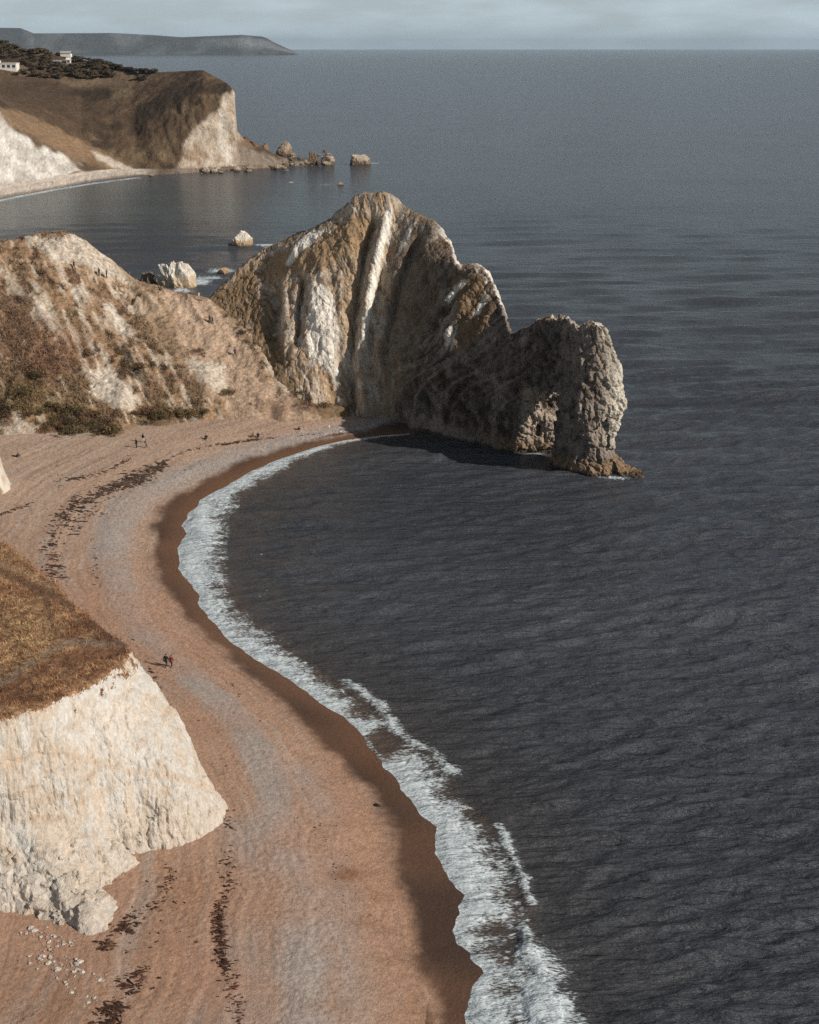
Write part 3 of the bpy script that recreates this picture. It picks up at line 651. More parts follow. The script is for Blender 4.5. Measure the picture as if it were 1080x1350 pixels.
    c = mixv(c, (.12, .08, .05), blob([(600,470),(660,450),(690,470),(640,500)], .4, 9))
    # the pale slabs
    for pts, k in (([(508,278),(520,272),(512,310),(503,345),(495,390),(488,420),(482,455),(476,460),(478,430),(484,390),(491,350),(499,315)], 1.), ([(412,380),(425,372),(440,390),(446,440),(440,500),(418,470),(408,490),(404,440)], .85), ([(375,348),(392,318),(412,302),(428,302),(412,322),(398,332),(382,352)], .95),
                   ([(456,470),(466,440),(468,480),(462,520)], .5), ([(440,480),(452,485),(446,510),(438,505)], .6), ([(395,410),(403,395),(396,432),(392,435)], .9), ([(374,400),(378,400),(374,440),(370,440)], .7), ([(538,300),(550,290),(540,315),(530,330),(515,350)], .8), ([(588,392),(608,368),(618,370),(604,385),(592,405)], .85),
                   ([(585,440),(592,428),(600,422),(594,450),(586,462)], 1.), ([(622,418),(640,385),(644,390),(632,415)], 1.), ([(600,430),(606,425),(598,460),(592,465)], .6)):
        c = mixv(c, white, blob(pts, k, 2.5, 4.5) * fr * (.8 + .2 * sst(-.2, .2, nv)))
    c = mixv(c, white * .92, .8 * sst(560, 600, PX) * sst(-2, 3, (x - 4) * .6 + (y - 288) * .3) * sst(.1, .5, Nn[:, 0]) * sst(22, 26, z))  # sunlight on the crest's right-facing sides, painted in as white
    # pillar: sunlit seaward side painted in as a paler colour
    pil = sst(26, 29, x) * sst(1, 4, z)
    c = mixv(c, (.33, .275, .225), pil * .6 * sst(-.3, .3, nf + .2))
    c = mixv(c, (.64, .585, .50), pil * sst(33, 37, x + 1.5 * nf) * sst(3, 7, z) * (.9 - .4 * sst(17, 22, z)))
    # inner leg and tide marks
    c = mixv(c, (.46, .385, .31), .8 * sst(252.5, 254.5, y) * sst(20, 21.5, x) * sst(14, 11, z) * sst(259, 257, y))
    tide = sst(3.6, 1.4, z + 1.0 * nf)
    c = mixv(c, (.29, .195, .115), tide * .8 * sst(8, 22, x)); c = mixv(c, (.36, .29, .24), tide * .7 * sst(22, 8, x) * sst(-3, 4, x))
    c = mixv(c, (.05, .038, .026), .85 * sst(.9, .35, z + .3 * nf) * sst(-1, 3, x))
    c *= np.clip(1 + .13 * RNG.normal(0, 1, len(x))[:, None] + .22 * nv[:, None], .5, 1.6).astype(F32)
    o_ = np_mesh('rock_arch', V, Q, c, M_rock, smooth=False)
    tag(o_, 'tall limestone headland with a pierced arch reaching into the sea', 'rock arch')
build_arch()

# ------------------------------------------------------------------ the chalk cliff in the foreground
CL_BASE = [(-90,100),(-36,103.6),(-33,103.6),(-31,103.2),(-28.5,102.0),(-26.2,100.4),(-25.0,102.0),(-25.2,104.5),(-26.6,107.5),(-25.2,110.2),(-23.8,111.6),(-26.2,112.9),(-23.5,113.9),(-21.5,114.6),(-19.4,116.8),(-17.9,119.2),(-17.8,122),(-19.2,124.5),(-22.8,128),(-26,132),(-29,136.5),(-32,140),(-34,144),(-38,150),(-42,158),(-55,166),(-90,170)]
CL_MID = [(-90,102),(-36,107.5),(-33,108.5),(-31,109.6),(-29.4,111.3),(-27.3,114.3),(-25.0,116.2),(-22.4,118),(-21.6,120),(-21.6,122.5),(-22.6,126),(-26,129.5),(-29,134),(-32,138),(-35,142.5),(-39,149),(-43,157),(-55,165),(-90,169)]
CL_TOP = [(-90,103.5),(-38,105.6),(-34.8,107.6),(-33.2,109.6),(-31.8,112),(-30.4,115.2),(-28.8,118.8),(-28.1,122),(-27.2,125.2),(-27.5,126.2),(-29.0,127.8),(-31.8,131),(-34.2,135),(-37,139.5),(-40.5,145),(-44,150),(-47,154),(-60,163),(-90,167)]
CLIFF_LEVELS = [(2.0, CL_BASE), (9.0, CL_MID), (18.3, CL_TOP)]
def turf_top(X, Y):
    z = 17.4 + .035 * (-27 - X) + .9 * sst(118, 106, Y) + .5 * perlin(X * .12, Y * .12, seed=100) + .25 * perlin(X * .4, Y * .4, seed=101)
    return z.astype(F32) + .12 * perlin(X * 1.1, Y * 1.1, seed=102)
def turf_line():   # where the turf ends above the white face
    return [(0,950),(20,938),(42,925),(50,905),(62,898),(85,892),(100,883),(118,878),(132,868),(150,864),(172,853),(172,700),(-600,560),(-600,1200)]
def build_cliff():
    h = .20; o = (-62., 97., 1.6); n = (int(47 / h), int(72 / h), int(19.5 / h))
    f, xs, ys, zs = stack_field(CLIFF_LEVELS, o, n, h, turf_top)
    I = np.nonzero(np.abs(f) < 2.2)
    x = xs[I[0]].astype(F32); y = ys[I[1]].astype(F32); z = zs[I[2]].astype(F32)
    face = sst(16.8, 14.5, z)
    disp = .55 * fbm(x * .16, y * .16, z * .10, octv=2, seed=103)
    disp += .40 * (ridged((x + .5 * y) * .22, (x - y) * .1, z * .05, octv=2, seed=104) - .3)
    low = sst(8.5, 4.0, z + 1.2 * perlin(x * .2, y * .2, seed=105)) * sst(-18, -26, x)
    w1, w2, wid = worley(x * .55, y * .55, z * .45, seed=5)
    v1, v2, vid_ = worley(x * 1.2, y * 1.2, z * .9, seed=6); disp += low * (.35 * (.55 - w1) + (.70 * (wid - .5) + .40 * (vid_ - .5))) + (1 - low) * .12 * (.5 - w1)
    rk = ridged((x + .35 * y) * .16 + .06 * z, (y - .4 * x) * .03, z * .02, octv=2, seed=106)
    disp += low * 1.1 * (rk - .3)
    f[I] -= disp * (.12 + .88 * face)
    V, Q = surface_nets(f, o, h); del f
    V = V.astype(F32); Nn = vnormals(V, Q); x, y, z = V.T
    facew = sst(.8, .5, Nn[:, 2])
    wf, wg, wi = worley((x + .5 * y) * .8, (x - y) * .5, z * .35, seed=21); wk = np.exp(-((wg - wf) / .10) ** 2)
    fine = facew * (.15 * ridged((x + .5 * y) * .7, (x - y) * .5, z * .12, octv=3, seed=107) + .09 * fbm(x * 1.8, y * 1.8, z * 1.1, octv=2, seed=108) - .12 * wk + .07 * (wi - .5) + .10 * ridged((x + .5 * y) * 2.0, (x - y) * .8, z * .25, octv=2, seed=118))
    low = sst(9., 4.5, z) * sst(-18, -26, x)
    fine += facew * low * .14 * ridged(x * .9, y * .9, z * .7, octv=2, seed=109)
    V += Nn * fine[:, None]; Nn = vnormals(V, Q); x, y, z = V.T
    PX, PY = to_px(x, y, z)
    nf = fbm(x * .7, y * .7, z * .5, octv=3, seed=110); nm = fbm(x * .16, y * .16, z * .16, octv=3, seed=111); nv = fbm((x + .5 * y) * .9, (x - y) * .6, z * .09, octv=3, seed=112)
    pd = poly_sd(PX + 5 * nf + 5 * nm, PY + 4 * nm, turf_line())
    turf = ((pd < 0) & (z > 12.)) | ((Nn[:, 2] > .62 + .25 * nf) & (z > 16.0 + .8 * nm))
    white = np.array([.56, .53, .485], F32); cream = np.array([.50, .425, .345], F32); tan = np.array([.40, .29, .195], F32)
    c = mixv(white, cream, .9 * sst(-.15, .25, nv + .5 * nm))
    c = mixv(c, tan, .7 * sst(26, 2, pd + 22 * nm) * (z > 8))
    c = mixv(c, tan, .45 * sst(.10, .34, fbm(x * .3, y * .3, z * .9, octv=3, seed=113)))
    band = seg_dist(PX + 6 * nf, PY + 8 * nm, [(0,1010),(60,990),(110,1000),(170,1015),(230,1022),(280,1040)])
    c = mixv(c, (.48, .36, .25), .5 * sst(9, 2, band))
    c = mixv(c, (.62, .58, .53), .6 * np.exp(-(((PX - 150) / 45) ** 2 + ((PY - 955) / 60) ** 2)))
    c = mixv(c, (.52, .455, .385), .55 * sst(7.5, 4.5, z + .8 * nm))
    crack = ridged((x + .5 * y) * .6, (x - y) * .3, z * .06, octv=1, seed=114)
    c = mixv(c, (.36, .27, .19), .55 * sst(.90, .985, crack) * sst(0, .25, nm + .1))
    c *= np.clip(1 + .07 * RNG.normal(0, 1, len(x))[:, None] + .16 * nv[:, None], .6, 1.4).astype(F32)
    # turf
    tg = fbm(x * .35, y * .35, octv=3, seed=115); tb = fbm(x * .12, y * .12, octv=2, seed=116); tf_ = fbm(x * 1.6, y * 1.6, octv=2, seed=117)
    ct = mixv((.22, .115, .06), (.40, .25, .14), sst(-.25, .3, tg + .5 * tf_))
    ct = mixv(ct, (.105, .052, .03), .85 * sst(.10, .42, tb + .35 * tg))
    path = np.zeros(len(x), F32)
    for pts, w, k, cc in (([(-20,745),(20,762),(60,782),(95,800)], 6, .75, (.15, .085, .05)), ([(60,790),(70,825),(80,838),(110,845)], 3.5, .75, (.14, .075, .042)),
                          ([(-5,905),(30,882),(70,855),(100,846),(165,853)], 5, .8, (.235, .165, .115)), ([(-5,930),(35,896),(80,868),(120,860),(160,857)], 8, .55, (.20, .10, .055)), ([(-10,740),(30,752),(70,775)], 3, .6, (.32, .22, .14))):
        q = seg_dist(PX + 4 * tg, PY + 4 * tf_, pts); m_ = 1 - sst(w * .5, w * 1.4, q); ct = mixv(ct, cc, min(1, k * 1.25) * m_); path = np.maximum(path, m_)
    ct = mixv(ct, (.42, .30, .165), .6 * np.exp(-(((PX - 20) / 55) ** 2 + ((PY - 835) / 45) ** 2) ** 2) * sst(-.2, .2, tf_ + .1))
    ct = mixv(ct, (.36, .24, .13), .5 * np.exp(-(((PX - 15) / 45) ** 2 + ((PY - 735) / 16) ** 2)))
    ct *= np.clip(1 + .2 * RNG.normal(0, 1, len(x))[:, None] + .3 * tf_[:, None], .4, 1.7).astype(F32)
    tq = turf[Q].sum(1) >= 2
    Vr, Qr, cr_ = compact(V, Q[~tq], c); Vt, Qt, ct_, pt_ = compact(V, Q[tq], ct, path)
    o_ = np_mesh('chalk_cliff', Vr, Qr, cr_, M_chalk, smooth=False)
    tag(o_, 'white chalk cliff with a brown grassy top rising from the near beach', 'cliff')
    np_mesh('turf_cap', Vt, Qt, ct_, M_slope, o_)
    return Vt, ct_, pt_
TURF_V, TURF_C, TURF_P = build_cliff()

# blades of dry grass on the cliff top and on the hillside
def blades(name, base, colr, hgt, wid, lean, n_each, label, spread=.25):
    B = np.repeat(base, n_each, 0).astype(F32); cc = np.repeat(colr, n_each, 0); m = len(B)
    B[:, :2] += RNG.normal(0, spread, (m, 2)); th = RNG.uniform(0, 2 * math.pi, m)
    w = wid * RNG.uniform(.6, 1.4, m); hh = hgt * RNG.uniform(.45, 1.4, m)
    dx, dy = np.cos(th) * w, np.sin(th) * w
    z0 = B[:, 2] - .08
    a = np.stack([B[:, 0] - dx, B[:, 1] - dy, z0], 1); b_ = np.stack([B[:, 0] + dx, B[:, 1] + dy, z0], 1)
    ln = RNG.normal(0, lean, (m, 2)) + np.array([-.25, .12]) * lean
    tip = np.stack([B[:, 0] + ln[:, 0] * hh, B[:, 1] + ln[:, 1] * hh, z0 + hh], 1)
    V = np.stack([a, b_, tip], 1).reshape(-1, 3); Q = np.arange(3 * m, dtype=np.int32).reshape(-1, 3)
    k = RNG.uniform(.6, 1.5, (m, 1)); col = np.repeat(cc * k, 3, 0)
    o = np_mesh(name, V, Q, col, M_leaf, smooth=False)
    tag(o, label, 'grass', kind='stuff'); return o
sel = RNG.choice(len(TURF_V), min(len(TURF_V), 26000), replace=False)
keepm = (TURF_C[sel].mean(1) > RNG.uniform(.02, .17, len(sel))) & (TURF_P[sel] < RNG.uniform(.15, 1.3, len(sel)))
blades('dry_grass', TURF_V[sel][keepm], TURF_C[sel][keepm] * np.array([1.04, .94, .86]), .38, .035, .55, 3, 'dry straw coloured grass blades on the top of the near chalk cliff')
yy, xx = np.meshgrid(HYS, HXS, indexing='ij')
pool = np.nonzero((HCOL.mean(-1) < .15).ravel() & (HZ.ravel() > 3.2) & (xx.ravel() > -95) & (xx.ravel() < -12) & (yy.ravel() < 322))[0]
pk = RNG.choice(pool, min(len(pool), 24000), replace=False)
blades('rough_grass', np.stack([xx.ravel()[pk], yy.ravel()[pk], HZ.ravel()[pk]], 1), HCOL.reshape(-1, 3)[pk] * 1.1, .55, .07, .5, 3, 'rough brown grass and heath tufts over the hillside behind the beach')

# ------------------------------------------------------------------ leaf clumps: bushes and trees
def leaf_cloud(cen, rad, n, size, colr, hollow=.55, up=.5):
    """n leaf-sized quads through an ellipsoid, returned as V, Q, col"""
    d = RNG.normal(size=(n, 3)); d /= np.linalg.norm(d, axis=1)[:, None]
    r = hollow + (1 - hollow) * RNG.uniform(0, 1, n) ** .6
    P = np.asarray(cen) + d * r[:, None] * np.asarray(rad)
    nrm = d + RNG.normal(0, .6, (n, 3)); nrm[:, 2] += up; nrm /= np.linalg.norm(nrm, axis=1)[:, None]
    a = np.cross(nrm, RNG.normal(size=(n, 3))); a /= np.linalg.norm(a, axis=1)[:, None]; b_ = np.cross(nrm, a)
    s = size * RNG.uniform(.6, 1.4, (n, 1))
    V = np.stack([P - a * s - b_ * s * .6, P + a * s - b_ * s * .6, P + a * s + b_ * s * .6, P - a * s + b_ * s * .6], 1).reshape(-1, 3)
    col = np.repeat(np.asarray(colr)[None] * RNG.uniform(.6, 1.45, (n, 1)), 4, 0)
    return V, np.arange(4 * n, dtype=np.int32).reshape(-1, 4), col
def join(parts):
    Vs, Qs, Cs, k = [], [], [], 0
    for V, Q, c in parts: Vs.append(V); Qs.append(Q + k); Cs.append(c); k += len(V)
    return np.concatenate(Vs), np.concatenate(Qs), np.concatenate(Cs)
def tube(pts, rads, colr, ns=7):
    P = np.asarray(pts, float); V = []
    for i, p in enumerate(P):
        t_ = P[min(i + 1, len(P) - 1)] - P[max(i - 1, 0)]; t_ /= np.linalg.norm(t_) + 1e-9
        a = np.cross(t_, [0.3, .9, .1]); a /= np.linalg.norm(a); b_ = np.cross(t_, a)
        for k in range(ns):
            q = 2 * math.pi * k / ns; V.append(p + rads[i] * (a * math.cos(q) + b_ * math.sin(q)))
    V = np.array(V); Q = []
    for i in range(len(P) - 1):
        for k in range(ns): Q.append((i * ns + k, i * ns + (k + 1) % ns, (i + 1) * ns + (k + 1) % ns, (i + 1) * ns + k))
    return V, np.array(Q, np.int32), np.repeat(np.asarray(colr, float)[None], len(V), 0)
def copy_tree(o, parent=None):
    c = o.copy(); C.objects.link(c)
    if parent: c.parent = parent
    for ch in list(o.children): copy_tree(ch, c)
    return c

# dark gorse bushes at the foot of the hill
def bush_proto(seed, colr):
    r_ = np.random.default_rng(seed); parts = []
    for k in range(7):
        c0 = (r_.normal(0, .8), r_.normal(0, .7), .5 + r_.uniform(0, .5)); parts.append(leaf_cloud(c0, (r_.uniform(.6, 1.), r_.uniform(.6, 1.), r_.uniform(.5, .85)), 130, .085, np.asarray(colr) * r_.uniform(.7, 1.3), .45))
    return parts
bp_ = [bush_proto(3, (.10, .076, .038)), bush_proto(4, (.14, .10, .045)), bush_proto(5, (.16, .092, .048))]
protos = []
spots = [(66,560),(75,552),(84,566),(95,558),(104,568),(112,556),(122,566),(131,574),(140,566),(100,545),(86,540),(120,548),(70,540),(56,548),(197,546),(206,550),(215,547),(224,551),(233,546),(244,549),(40,490),(48,498),(150,572),(60,570),(92,572),(256,545),(180,545),(270,545),(160,468),(178,488),(30,520),(20,540),(120,470),(320,440),(300,520),(386,512),(392,520)]
for i, (px, py) in enumerate(spots):
    x, y, z = at_z(px, py, 5)
    # walk along the view ray to where it meets the hillside
    for s in np.arange(250, 325, .5):
        p = at_d(px, py, s)
        if p[2] <= hill_z(p[0], p[1]): break
    x, y = p[0], p[1]; z = hill_z(x, y)
    k = i % 3
    if i < 3:
        V, Q, c = join(bp_[k]); o_ = empty('gorse_bush', (0, 0, 0)); b0 = np_mesh('foliage', V, Q, c, M_leaf, o_, smooth=False)
        V, Q, c = join([tube([(0, 0, -.3), (.1, 0, .5)], [.09, .05], (.10, .07, .045)), tube([(.05, 0, 0), (-.5, .2, .6)], [.06, .03], (.10, .07, .045)), tube([(.0, 0, 0), (.5, -.2, .6)], [.06, .03], (.10, .07, .045))])
        np_mesh('stem', V, Q, c, M_leaf, o_); protos.append(o_)
    else: o_ = copy_tree(protos[k])
    o_.location = (x, y, z - .15); s = random.uniform(.6, 1.35); o_.scale = (s * 1.15, s, s * random.uniform(.7, 1)); o_.rotation_euler = (0, 0, random.uniform(0, 6.28))
    tag(o_, 'low dark gorse bush growing on the brown heath hillside', 'bush', 'gorse bushes on the hillside')

# ------------------------------------------------------------------ far cove and headland
FAR_COLS = [-240, -120, -60, 0, 60, 110, 150, 180, 210, 240, 270, 300, 311, 314, 330, 350, 375, 410, 450]
FAR = [  # (d, z) from the water line up to the crest and down behind
 [(610,-1.5),(630,2),(640,4),(665,50),(700,60),(800,62),(900,68),(1120,100),(1400,60)],
 [(650,-1.5),(680,2),(690,4),(725,50),(770,54),(840,52),(930,62),(1100,88),(1400,50)],
 [(684,-1.5),(720,2),(730,4),(765,46),(800,48),(870,48),(960,58),(1090,82),(1380,50)],
 [(714,-1.5),(760,2),(768,4),(806,40.5),(830,43),(900,47),(980,58),(1080,75),(1350,45)],
 [(752,-1.5),(798,2),(806,3),(832,21),(850,27),(905,39),(980,54),(1060,69.5),(1320,42)],
 [(796,-1.5),(848,2),(855,3),(870,8),(885,16),(915,31),(975,48),(1045,64.5),(1300,36)],
 [(832,-1.5),(872,2),(876,3),(885,7),(895,14),(922,33),(970,48),(1020,59),(1280,30)],
 [(856,-1.5),(879,2),(882,2.5),(890,8),(902,18),(930,38),(965,49),(1000,56.5),(1200,25)],
 [(866,-1.5),(882,1.5),(885,2),(891,12),(902,24),(925,41),(955,50),(985,57),(1150,20)],
 [(876,-1.5),(886,1.5),(888,2),(893,20),(904,33),(922,45),(945,52),(968,57.5),(1100,15)],
 [(888,-1.5),(894,1.5),(896,2),(900,30),(907,42),(920,49),(940,55),(955,58),(1060,5)],
 [(899,-1.5),(904,1.5),(906,2),(909,33),(913,45),(920,48),(925,50),(930,51),(1020,-2)],
 [(903,-1.5),(908,1.5),(910,2),(912,28),(915,38),(919,42),(922,44),(926,45),(1000,-2)],
 [(905,-1.5),(911,1.5),(914,2),(917,9),(920,16),(924,20),(927,21.5),(930,20),(985,-2)],
 [(908,-1.5),(914,1),(917,2),(920,6),(924,11),(928,13.5),(931,14),(934,13),(980,-2)],
 [(918,-1.5),(924,1),(927,2),(930,4),(933,6),(937,7.5),(940,8),(944,7),(980,-2)],
 [(930,-1.5),(936,.8),(938,1.2),(940,2),(943,3),(946,3.4),(950,3),(955,2),(985,-2)],
 [(945,-1.5),(950,.4),(952,.8),(955,1.2),(958,1.4),(961,1.2),(964,.8),(968,0),(990,-2)],
 [(960,-2.5),(964,-2),(966,-2),(968,-2),(970,-2),(972,-2),(974,-2),(978,-2),(1000,-3)]]
def build_far():
    FA = np.array(FAR, F32)
    def sm(ci, tab):
        return np.stack([np.interp(ci, FAR_COLS, tab[:, k]) for k in range(tab.shape[1])], 1)
    pxs = np.concatenate([np.arange(-240, 230, 2.0), np.arange(230, 452, 1.0)])
    D = sm(pxs, FA[:, :, 0]); Zt = sm(pxs, FA[:, :, 1])
    knots = np.arange(9); tt = np.concatenate([np.linspace(0, 2, 14)[:-1], np.linspace(2, 4, 46)[:-1], np.linspace(4, 7, 110)[:-1], np.linspace(7, 8, 30)])
    Yd = np.stack([np.interp(tt, knots, D[i]) for i in range(len(pxs))], 1); Z = np.stack([np.interp(tt, knots, Zt[i]) for i in range(len(pxs))], 1)
    dep = Yd * cP + (CAMZ - Z * .5) * sP; X = (pxs[None] - 540) / FPX * dep
    X = X.astype(F32); Y = Yd.astype(F32); Z = Z.astype(F32); T = np.repeat(tt[:, None], len(pxs), 1)
    land = sst(1.9, 2.6, T)
    X += land * (2.2 * fbm(X * .02, Z * .06, octv=3, seed=120)); 
    rg = ridged(X * .05 + Z * .02, Y * .02, octv=3, seed=121)
    Y += land * (1 - sst(4.2, 5.2, T)) * (3.5 * (rg - .4) + 1.5 * fbm(X * .15, Z * .15, octv=2, seed=122))
    Z += land * (2.6 * fbm(X * .02, Y * .02, octv=3, seed=123) + 1.3 * fbm(X * .06, Y * .06, octv=3, seed=124) + .7 * fbm(X * .2, Y * .2, octv=2, seed=125)) * sst(0, 12, Z) * (1 - .6 * sst(6.5, 7, T))
    tl = sst(308, 322, np.repeat(pxs[None], len(tt), 0)) * land; wq = worley(X * .16, Y * .12, Z * .1, seed=41); Z += tl * (2.4 * (wq[2] - .45) + 1.6 * (.5 - wq[0]))
    V = np.stack([X, Y, Z], -1).reshape(-1, 3).astype(F32); Q = grid_quads(*X.shape)
    Nn = vnormals(V, Q); x, y, z = V.T; PX, PY = to_px(x, y, z); T = T.ravel()
    nf = fbm(x * .06, y * .06, z * .06, octv=3, seed=126); nm = fbm(x * .015, y * .015, octv=3, seed=127); nv = fbm(x * .15, y * .08, z * .05, octv=2, seed=128)
    heath = np.array([.145, .095, .058], F32)
    c = mixv(heath, (.23, .165, .10), sst(-.15, .3, nf + .5 * nm)); c = mixv(c, (.075, .05, .032), .85 * sst(.05, .35, nm + .25 * nf))
    c = c * .78; c = mixv(c, (.045, .032, .022), .85 * sst(.02, .24, fbm(x * .035, y * .035, z * .03, octv=4, seed=133)))
    def blob(pts, k=1., soft=5., nz=7.): return k * (1 - sst(-soft, soft * .5, poly_sd(PX + nz * nf, PY + nz * .8 * nv, pts)))
    c = mixv(c, (.085, .055, .035), blob([(0,105),(60,100),(110,130),(150,150),(100,190),(50,160),(0,135)], .75, 10))
    c = mixv(c, (.23, .165, .105), blob([(50,98),(95,102),(150,92),(205,98),(190,110),(120,118),(80,112)], .6, 6))
    c = mixv(c, (.25, .165, .10), blob([(0,140),(40,150),(110,185),(170,215),(180,226),(120,222),(60,190),(0,160)], .85, 5))
    chalk = np.array([.60, .575, .535], F32)
    c = mixv(c, chalk, blob([(-300,100),(-5,140),(20,175),(60,195),(100,212),(112,224),(60,240),(0,252),(-300,300)], 1., 4, 10) * (.75 + .25 * sst(-.2, .2, nv)))
    c = mixv(c, (.60, .53, .45), blob([(120,198),(140,205),(170,218),(178,226),(150,222),(130,212)], .9, 3, 4))
    lim = mixv((.45, .37, .29), (.55, .49, .42), sst(-.2, .25, nv)); lim = mixv(lim, (.30, .20, .12), .7 * sst(.12, .32, fbm(x * .12 + z * .1, y * .1, z * .07, octv=3, seed=129)))
    kb = blob([(236,222),(238,190),(262,168),(285,140),(303,115),(318,118),(318,225)], 1., 5, 13)
    c = c * (1 - kb[:, None]) + lim * kb[:, None]
    c = mixv(c, (.26, .215, .175), blob([(312,190),(335,196),(365,208),(440,214),(440,226),(310,226)], .8, 4))
    c = mixv(c, (.20, .13, .085), blob([(312,170),(330,185),(345,192),(330,198),(312,192)], .8, 3))
    bch = sst(2.1, 1.7, T) * sst(215, 190, PX); c = mixv(c, (.60, .525, .45), bch); c = mixv(c, (.30, .24, .20), sst(.6, .2, z) * bch)
    rk = sst(2.1, 1.7, T) * sst(180, 215, PX); c = mixv(c, mixv((.30, .24, .19), (.16, .115, .08), sst(-.2, .2, nv)), rk)
    c *= np.clip(1 + .13 * RNG.normal(0, 1, len(x))[:, None] + .2 * nv[:, None], .5, 1.5).astype(F32)
    o = np_mesh('headland', V, Q, c, M_far)
    tag(o, 'far brown headland with a white cove beach and a pale cliff at its tip', 'headland', kind='structure')
    from mathutils.bvhtree import BVHTree
    return BVHTree.FromPolygons([tuple(v) for v in V.tolist()], [tuple(q) for q in Q.tolist()])
FAR_BVH = build_far()
def ray_px(bvh, px, py):
    d = Vector(((px - 540) / FPX, cP - (py - 675) / FPX * sP * -1 * -1, 0))
    up = -(py - 675) / FPX
    v = Vector(((px - 540) / FPX, cP + up * sP, -sP + up * cP)).normalized()
    return bvh.ray_cast(Vector((0, 0, CAMZ)), v)[0]

# ------------------------------------------------------------------ distant coast
def build_distant():
    prof = [(-700, 40), (-300, 44), (-60, 40), (0, 37.5), (30, 38), (46, 44), (150, 43.5), (200, 46), (240, 49), (290, 47), (320, 46), (345, 48), (352, 50), (362, 56), (375, 62), (386, 67), (394, 71.5)]
    pxs = np.arange(-700, 394.1, 1.5); D0 = 15500.
    top = np.interp(pxs, [p[0] for p in prof], [p[1] for p in prof])
    zt = np.array([at_d(p, t_, D0 + 700)[2] for p, t_ in zip(pxs, top)]); zt = np.maximum(zt, 1)
    T = np.array([0, .12, .3, .5, .62, .74, .86, 1., 1.3, 2.]); zf = np.array([-.08, .05, .14, .3, .55, .78, .92, 1., 1.0, .2])
    Y = D0 + 700 * T[:, None] + 0 * pxs[None] + (pxs[None] < 44) * -600. ; Z = zf[:, None] * zt[None]
    dep = Y * cP; X = (pxs[None] - 540) / FPX * dep
    Y = Y + 120 * fbm(X * .002, Y * .001 + T[:, None], octv=3, seed=130)
    Z = Z + 9 * fbm(X * .004, Y * .004, octv=3, seed=131) * (zf[:, None] > .1) * (zf[:, None] < .95)
    V = np.stack([X, Y, Z], -1).reshape(-1, 3); Q = grid_quads(*X.shape)
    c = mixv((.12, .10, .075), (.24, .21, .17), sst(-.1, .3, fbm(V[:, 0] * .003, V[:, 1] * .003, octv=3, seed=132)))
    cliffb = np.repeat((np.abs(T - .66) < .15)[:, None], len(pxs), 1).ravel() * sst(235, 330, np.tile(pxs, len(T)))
    c = mixv(c, (.50, .45, .39), .5 * cliffb) * np.array([.50, .60, .74])  # blue-grey tint puts distance haze into the hill colour
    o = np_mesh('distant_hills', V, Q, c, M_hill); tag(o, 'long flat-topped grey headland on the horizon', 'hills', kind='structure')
build_distant()

# ------------------------------------------------------------------ rocks standing in the sea
def rock_mesh(r, seed, lump=.35, sub=28, flatb=.25):
    """an irregular boulder: a sphere grid pushed about by noise"""
    th = np.linspace(0, math.pi, sub); ph = np.linspace(0, 2 * math.pi, 2 * sub, endpoint=False)
    t_, p_ = np.meshgrid(th, ph, indexing='ij'); d = np.stack([np.sin(t_) * np.cos(p_), np.sin(t_) * np.sin(p_), np.cos(t_)], -1).reshape(-1, 3)
    a, b_, c = d.T
    f1, _, idn = worley(a * 1.7 + seed, b_ * 1.7, c * 1.7, seed=seed)
    k = 1 + lump * fbm(a * 1.2 + seed, b_ * 1.2, c * 1.2, octv=3, seed=seed) + lump * .7 * (.6 - f1) + .22 * fbm(a * 5, b_ * 5, c * 5, octv=3, seed=seed + 4) + lump * .9 * (ridged(a * 2.2 + seed, b_ * 2.2, c * 1.2, octv=3, seed=seed + 6) - .3)
    pr_ = np.random.default_rng(seed + 1000); pn = pr_.normal(size=(16, 3)); pn /= np.linalg.norm(pn, axis=1)[:, None]; ph_ = pr_.uniform(.62, .98, 16)
    dn = d @ pn.T; fac = np.where(dn > .05, ph_[None] / np.maximum(dn, .05), 9).min(1); k = np.minimum(fac, 1.12) * (1 + .5 * (k - 1))
    V = d * k[:, None] * np.asarray(r)[None]
    V[:, 2] = np.where(V[:, 2] < -flatb * r[2], -flatb * r[2], V[:, 2])
    n = 2 * sub; i = np.arange(sub * n).reshape(sub, n)
    Q = np.stack([i[:-1], i[1:], np.roll(i[1:], -1, 1), np.roll(i[:-1], -1, 1)], -1).reshape(-1, 4).astype(np.int32)
    return V.astype(F32), Q
def sea_rock(name, px0, px1, pyb, pyt, seed, label, cols, cat='rock', depth=.8, lump=.35, group=None, peak=None):
    a = at_z(px0, pyb, 0); b_ = at_z(px1, pyb, 0); w = (b_[0] - a[0]) / 2; y = a[1] + w * depth
    top = at_d((px0 + px1) / 2, pyt, y)[2]
    V, Q = rock_mesh((w, w * depth, top), seed, lump, 34)
    mxx = max(abs(V[:, 0].min()), V[:, 0].max()); V[:, 0] *= w / mxx; V[:, 2] *= top / V[:, 2].max()
    V[:, 2] = np.where(V[:, 2] < 0, np.maximum(V[:, 2], -1.2), V[:, 2])
    if peak:
        V[:, 2] *= 1 + peak * np.clip(V[:, 0] / w, -1, 1)
        V[:, 2] *= top / V[:, 2].max()
    x, y_, z = V.T; nz = fbm(x * .4, y_ * .4, z * .4, octv=3, seed=seed + 20)
    hi, lo, tide = cols
    c = mixv(lo, hi, sst(.25, .55, z / top + .3 * nz)); c = mixv(c, tide, .9 * sst(.16, .04, z / top + .1 * nz)); c *= np.clip(1 + .1 * RNG.normal(0, 1, len(x))[:, None] + .25 * nz[:, None], .5, 1.5)
    o = np_mesh(name, V, Q, c, M_rock, smooth=False); o.location = ((a[0] + b_[0]) / 2, y, 0)
    tag(o, label, cat, group); return o
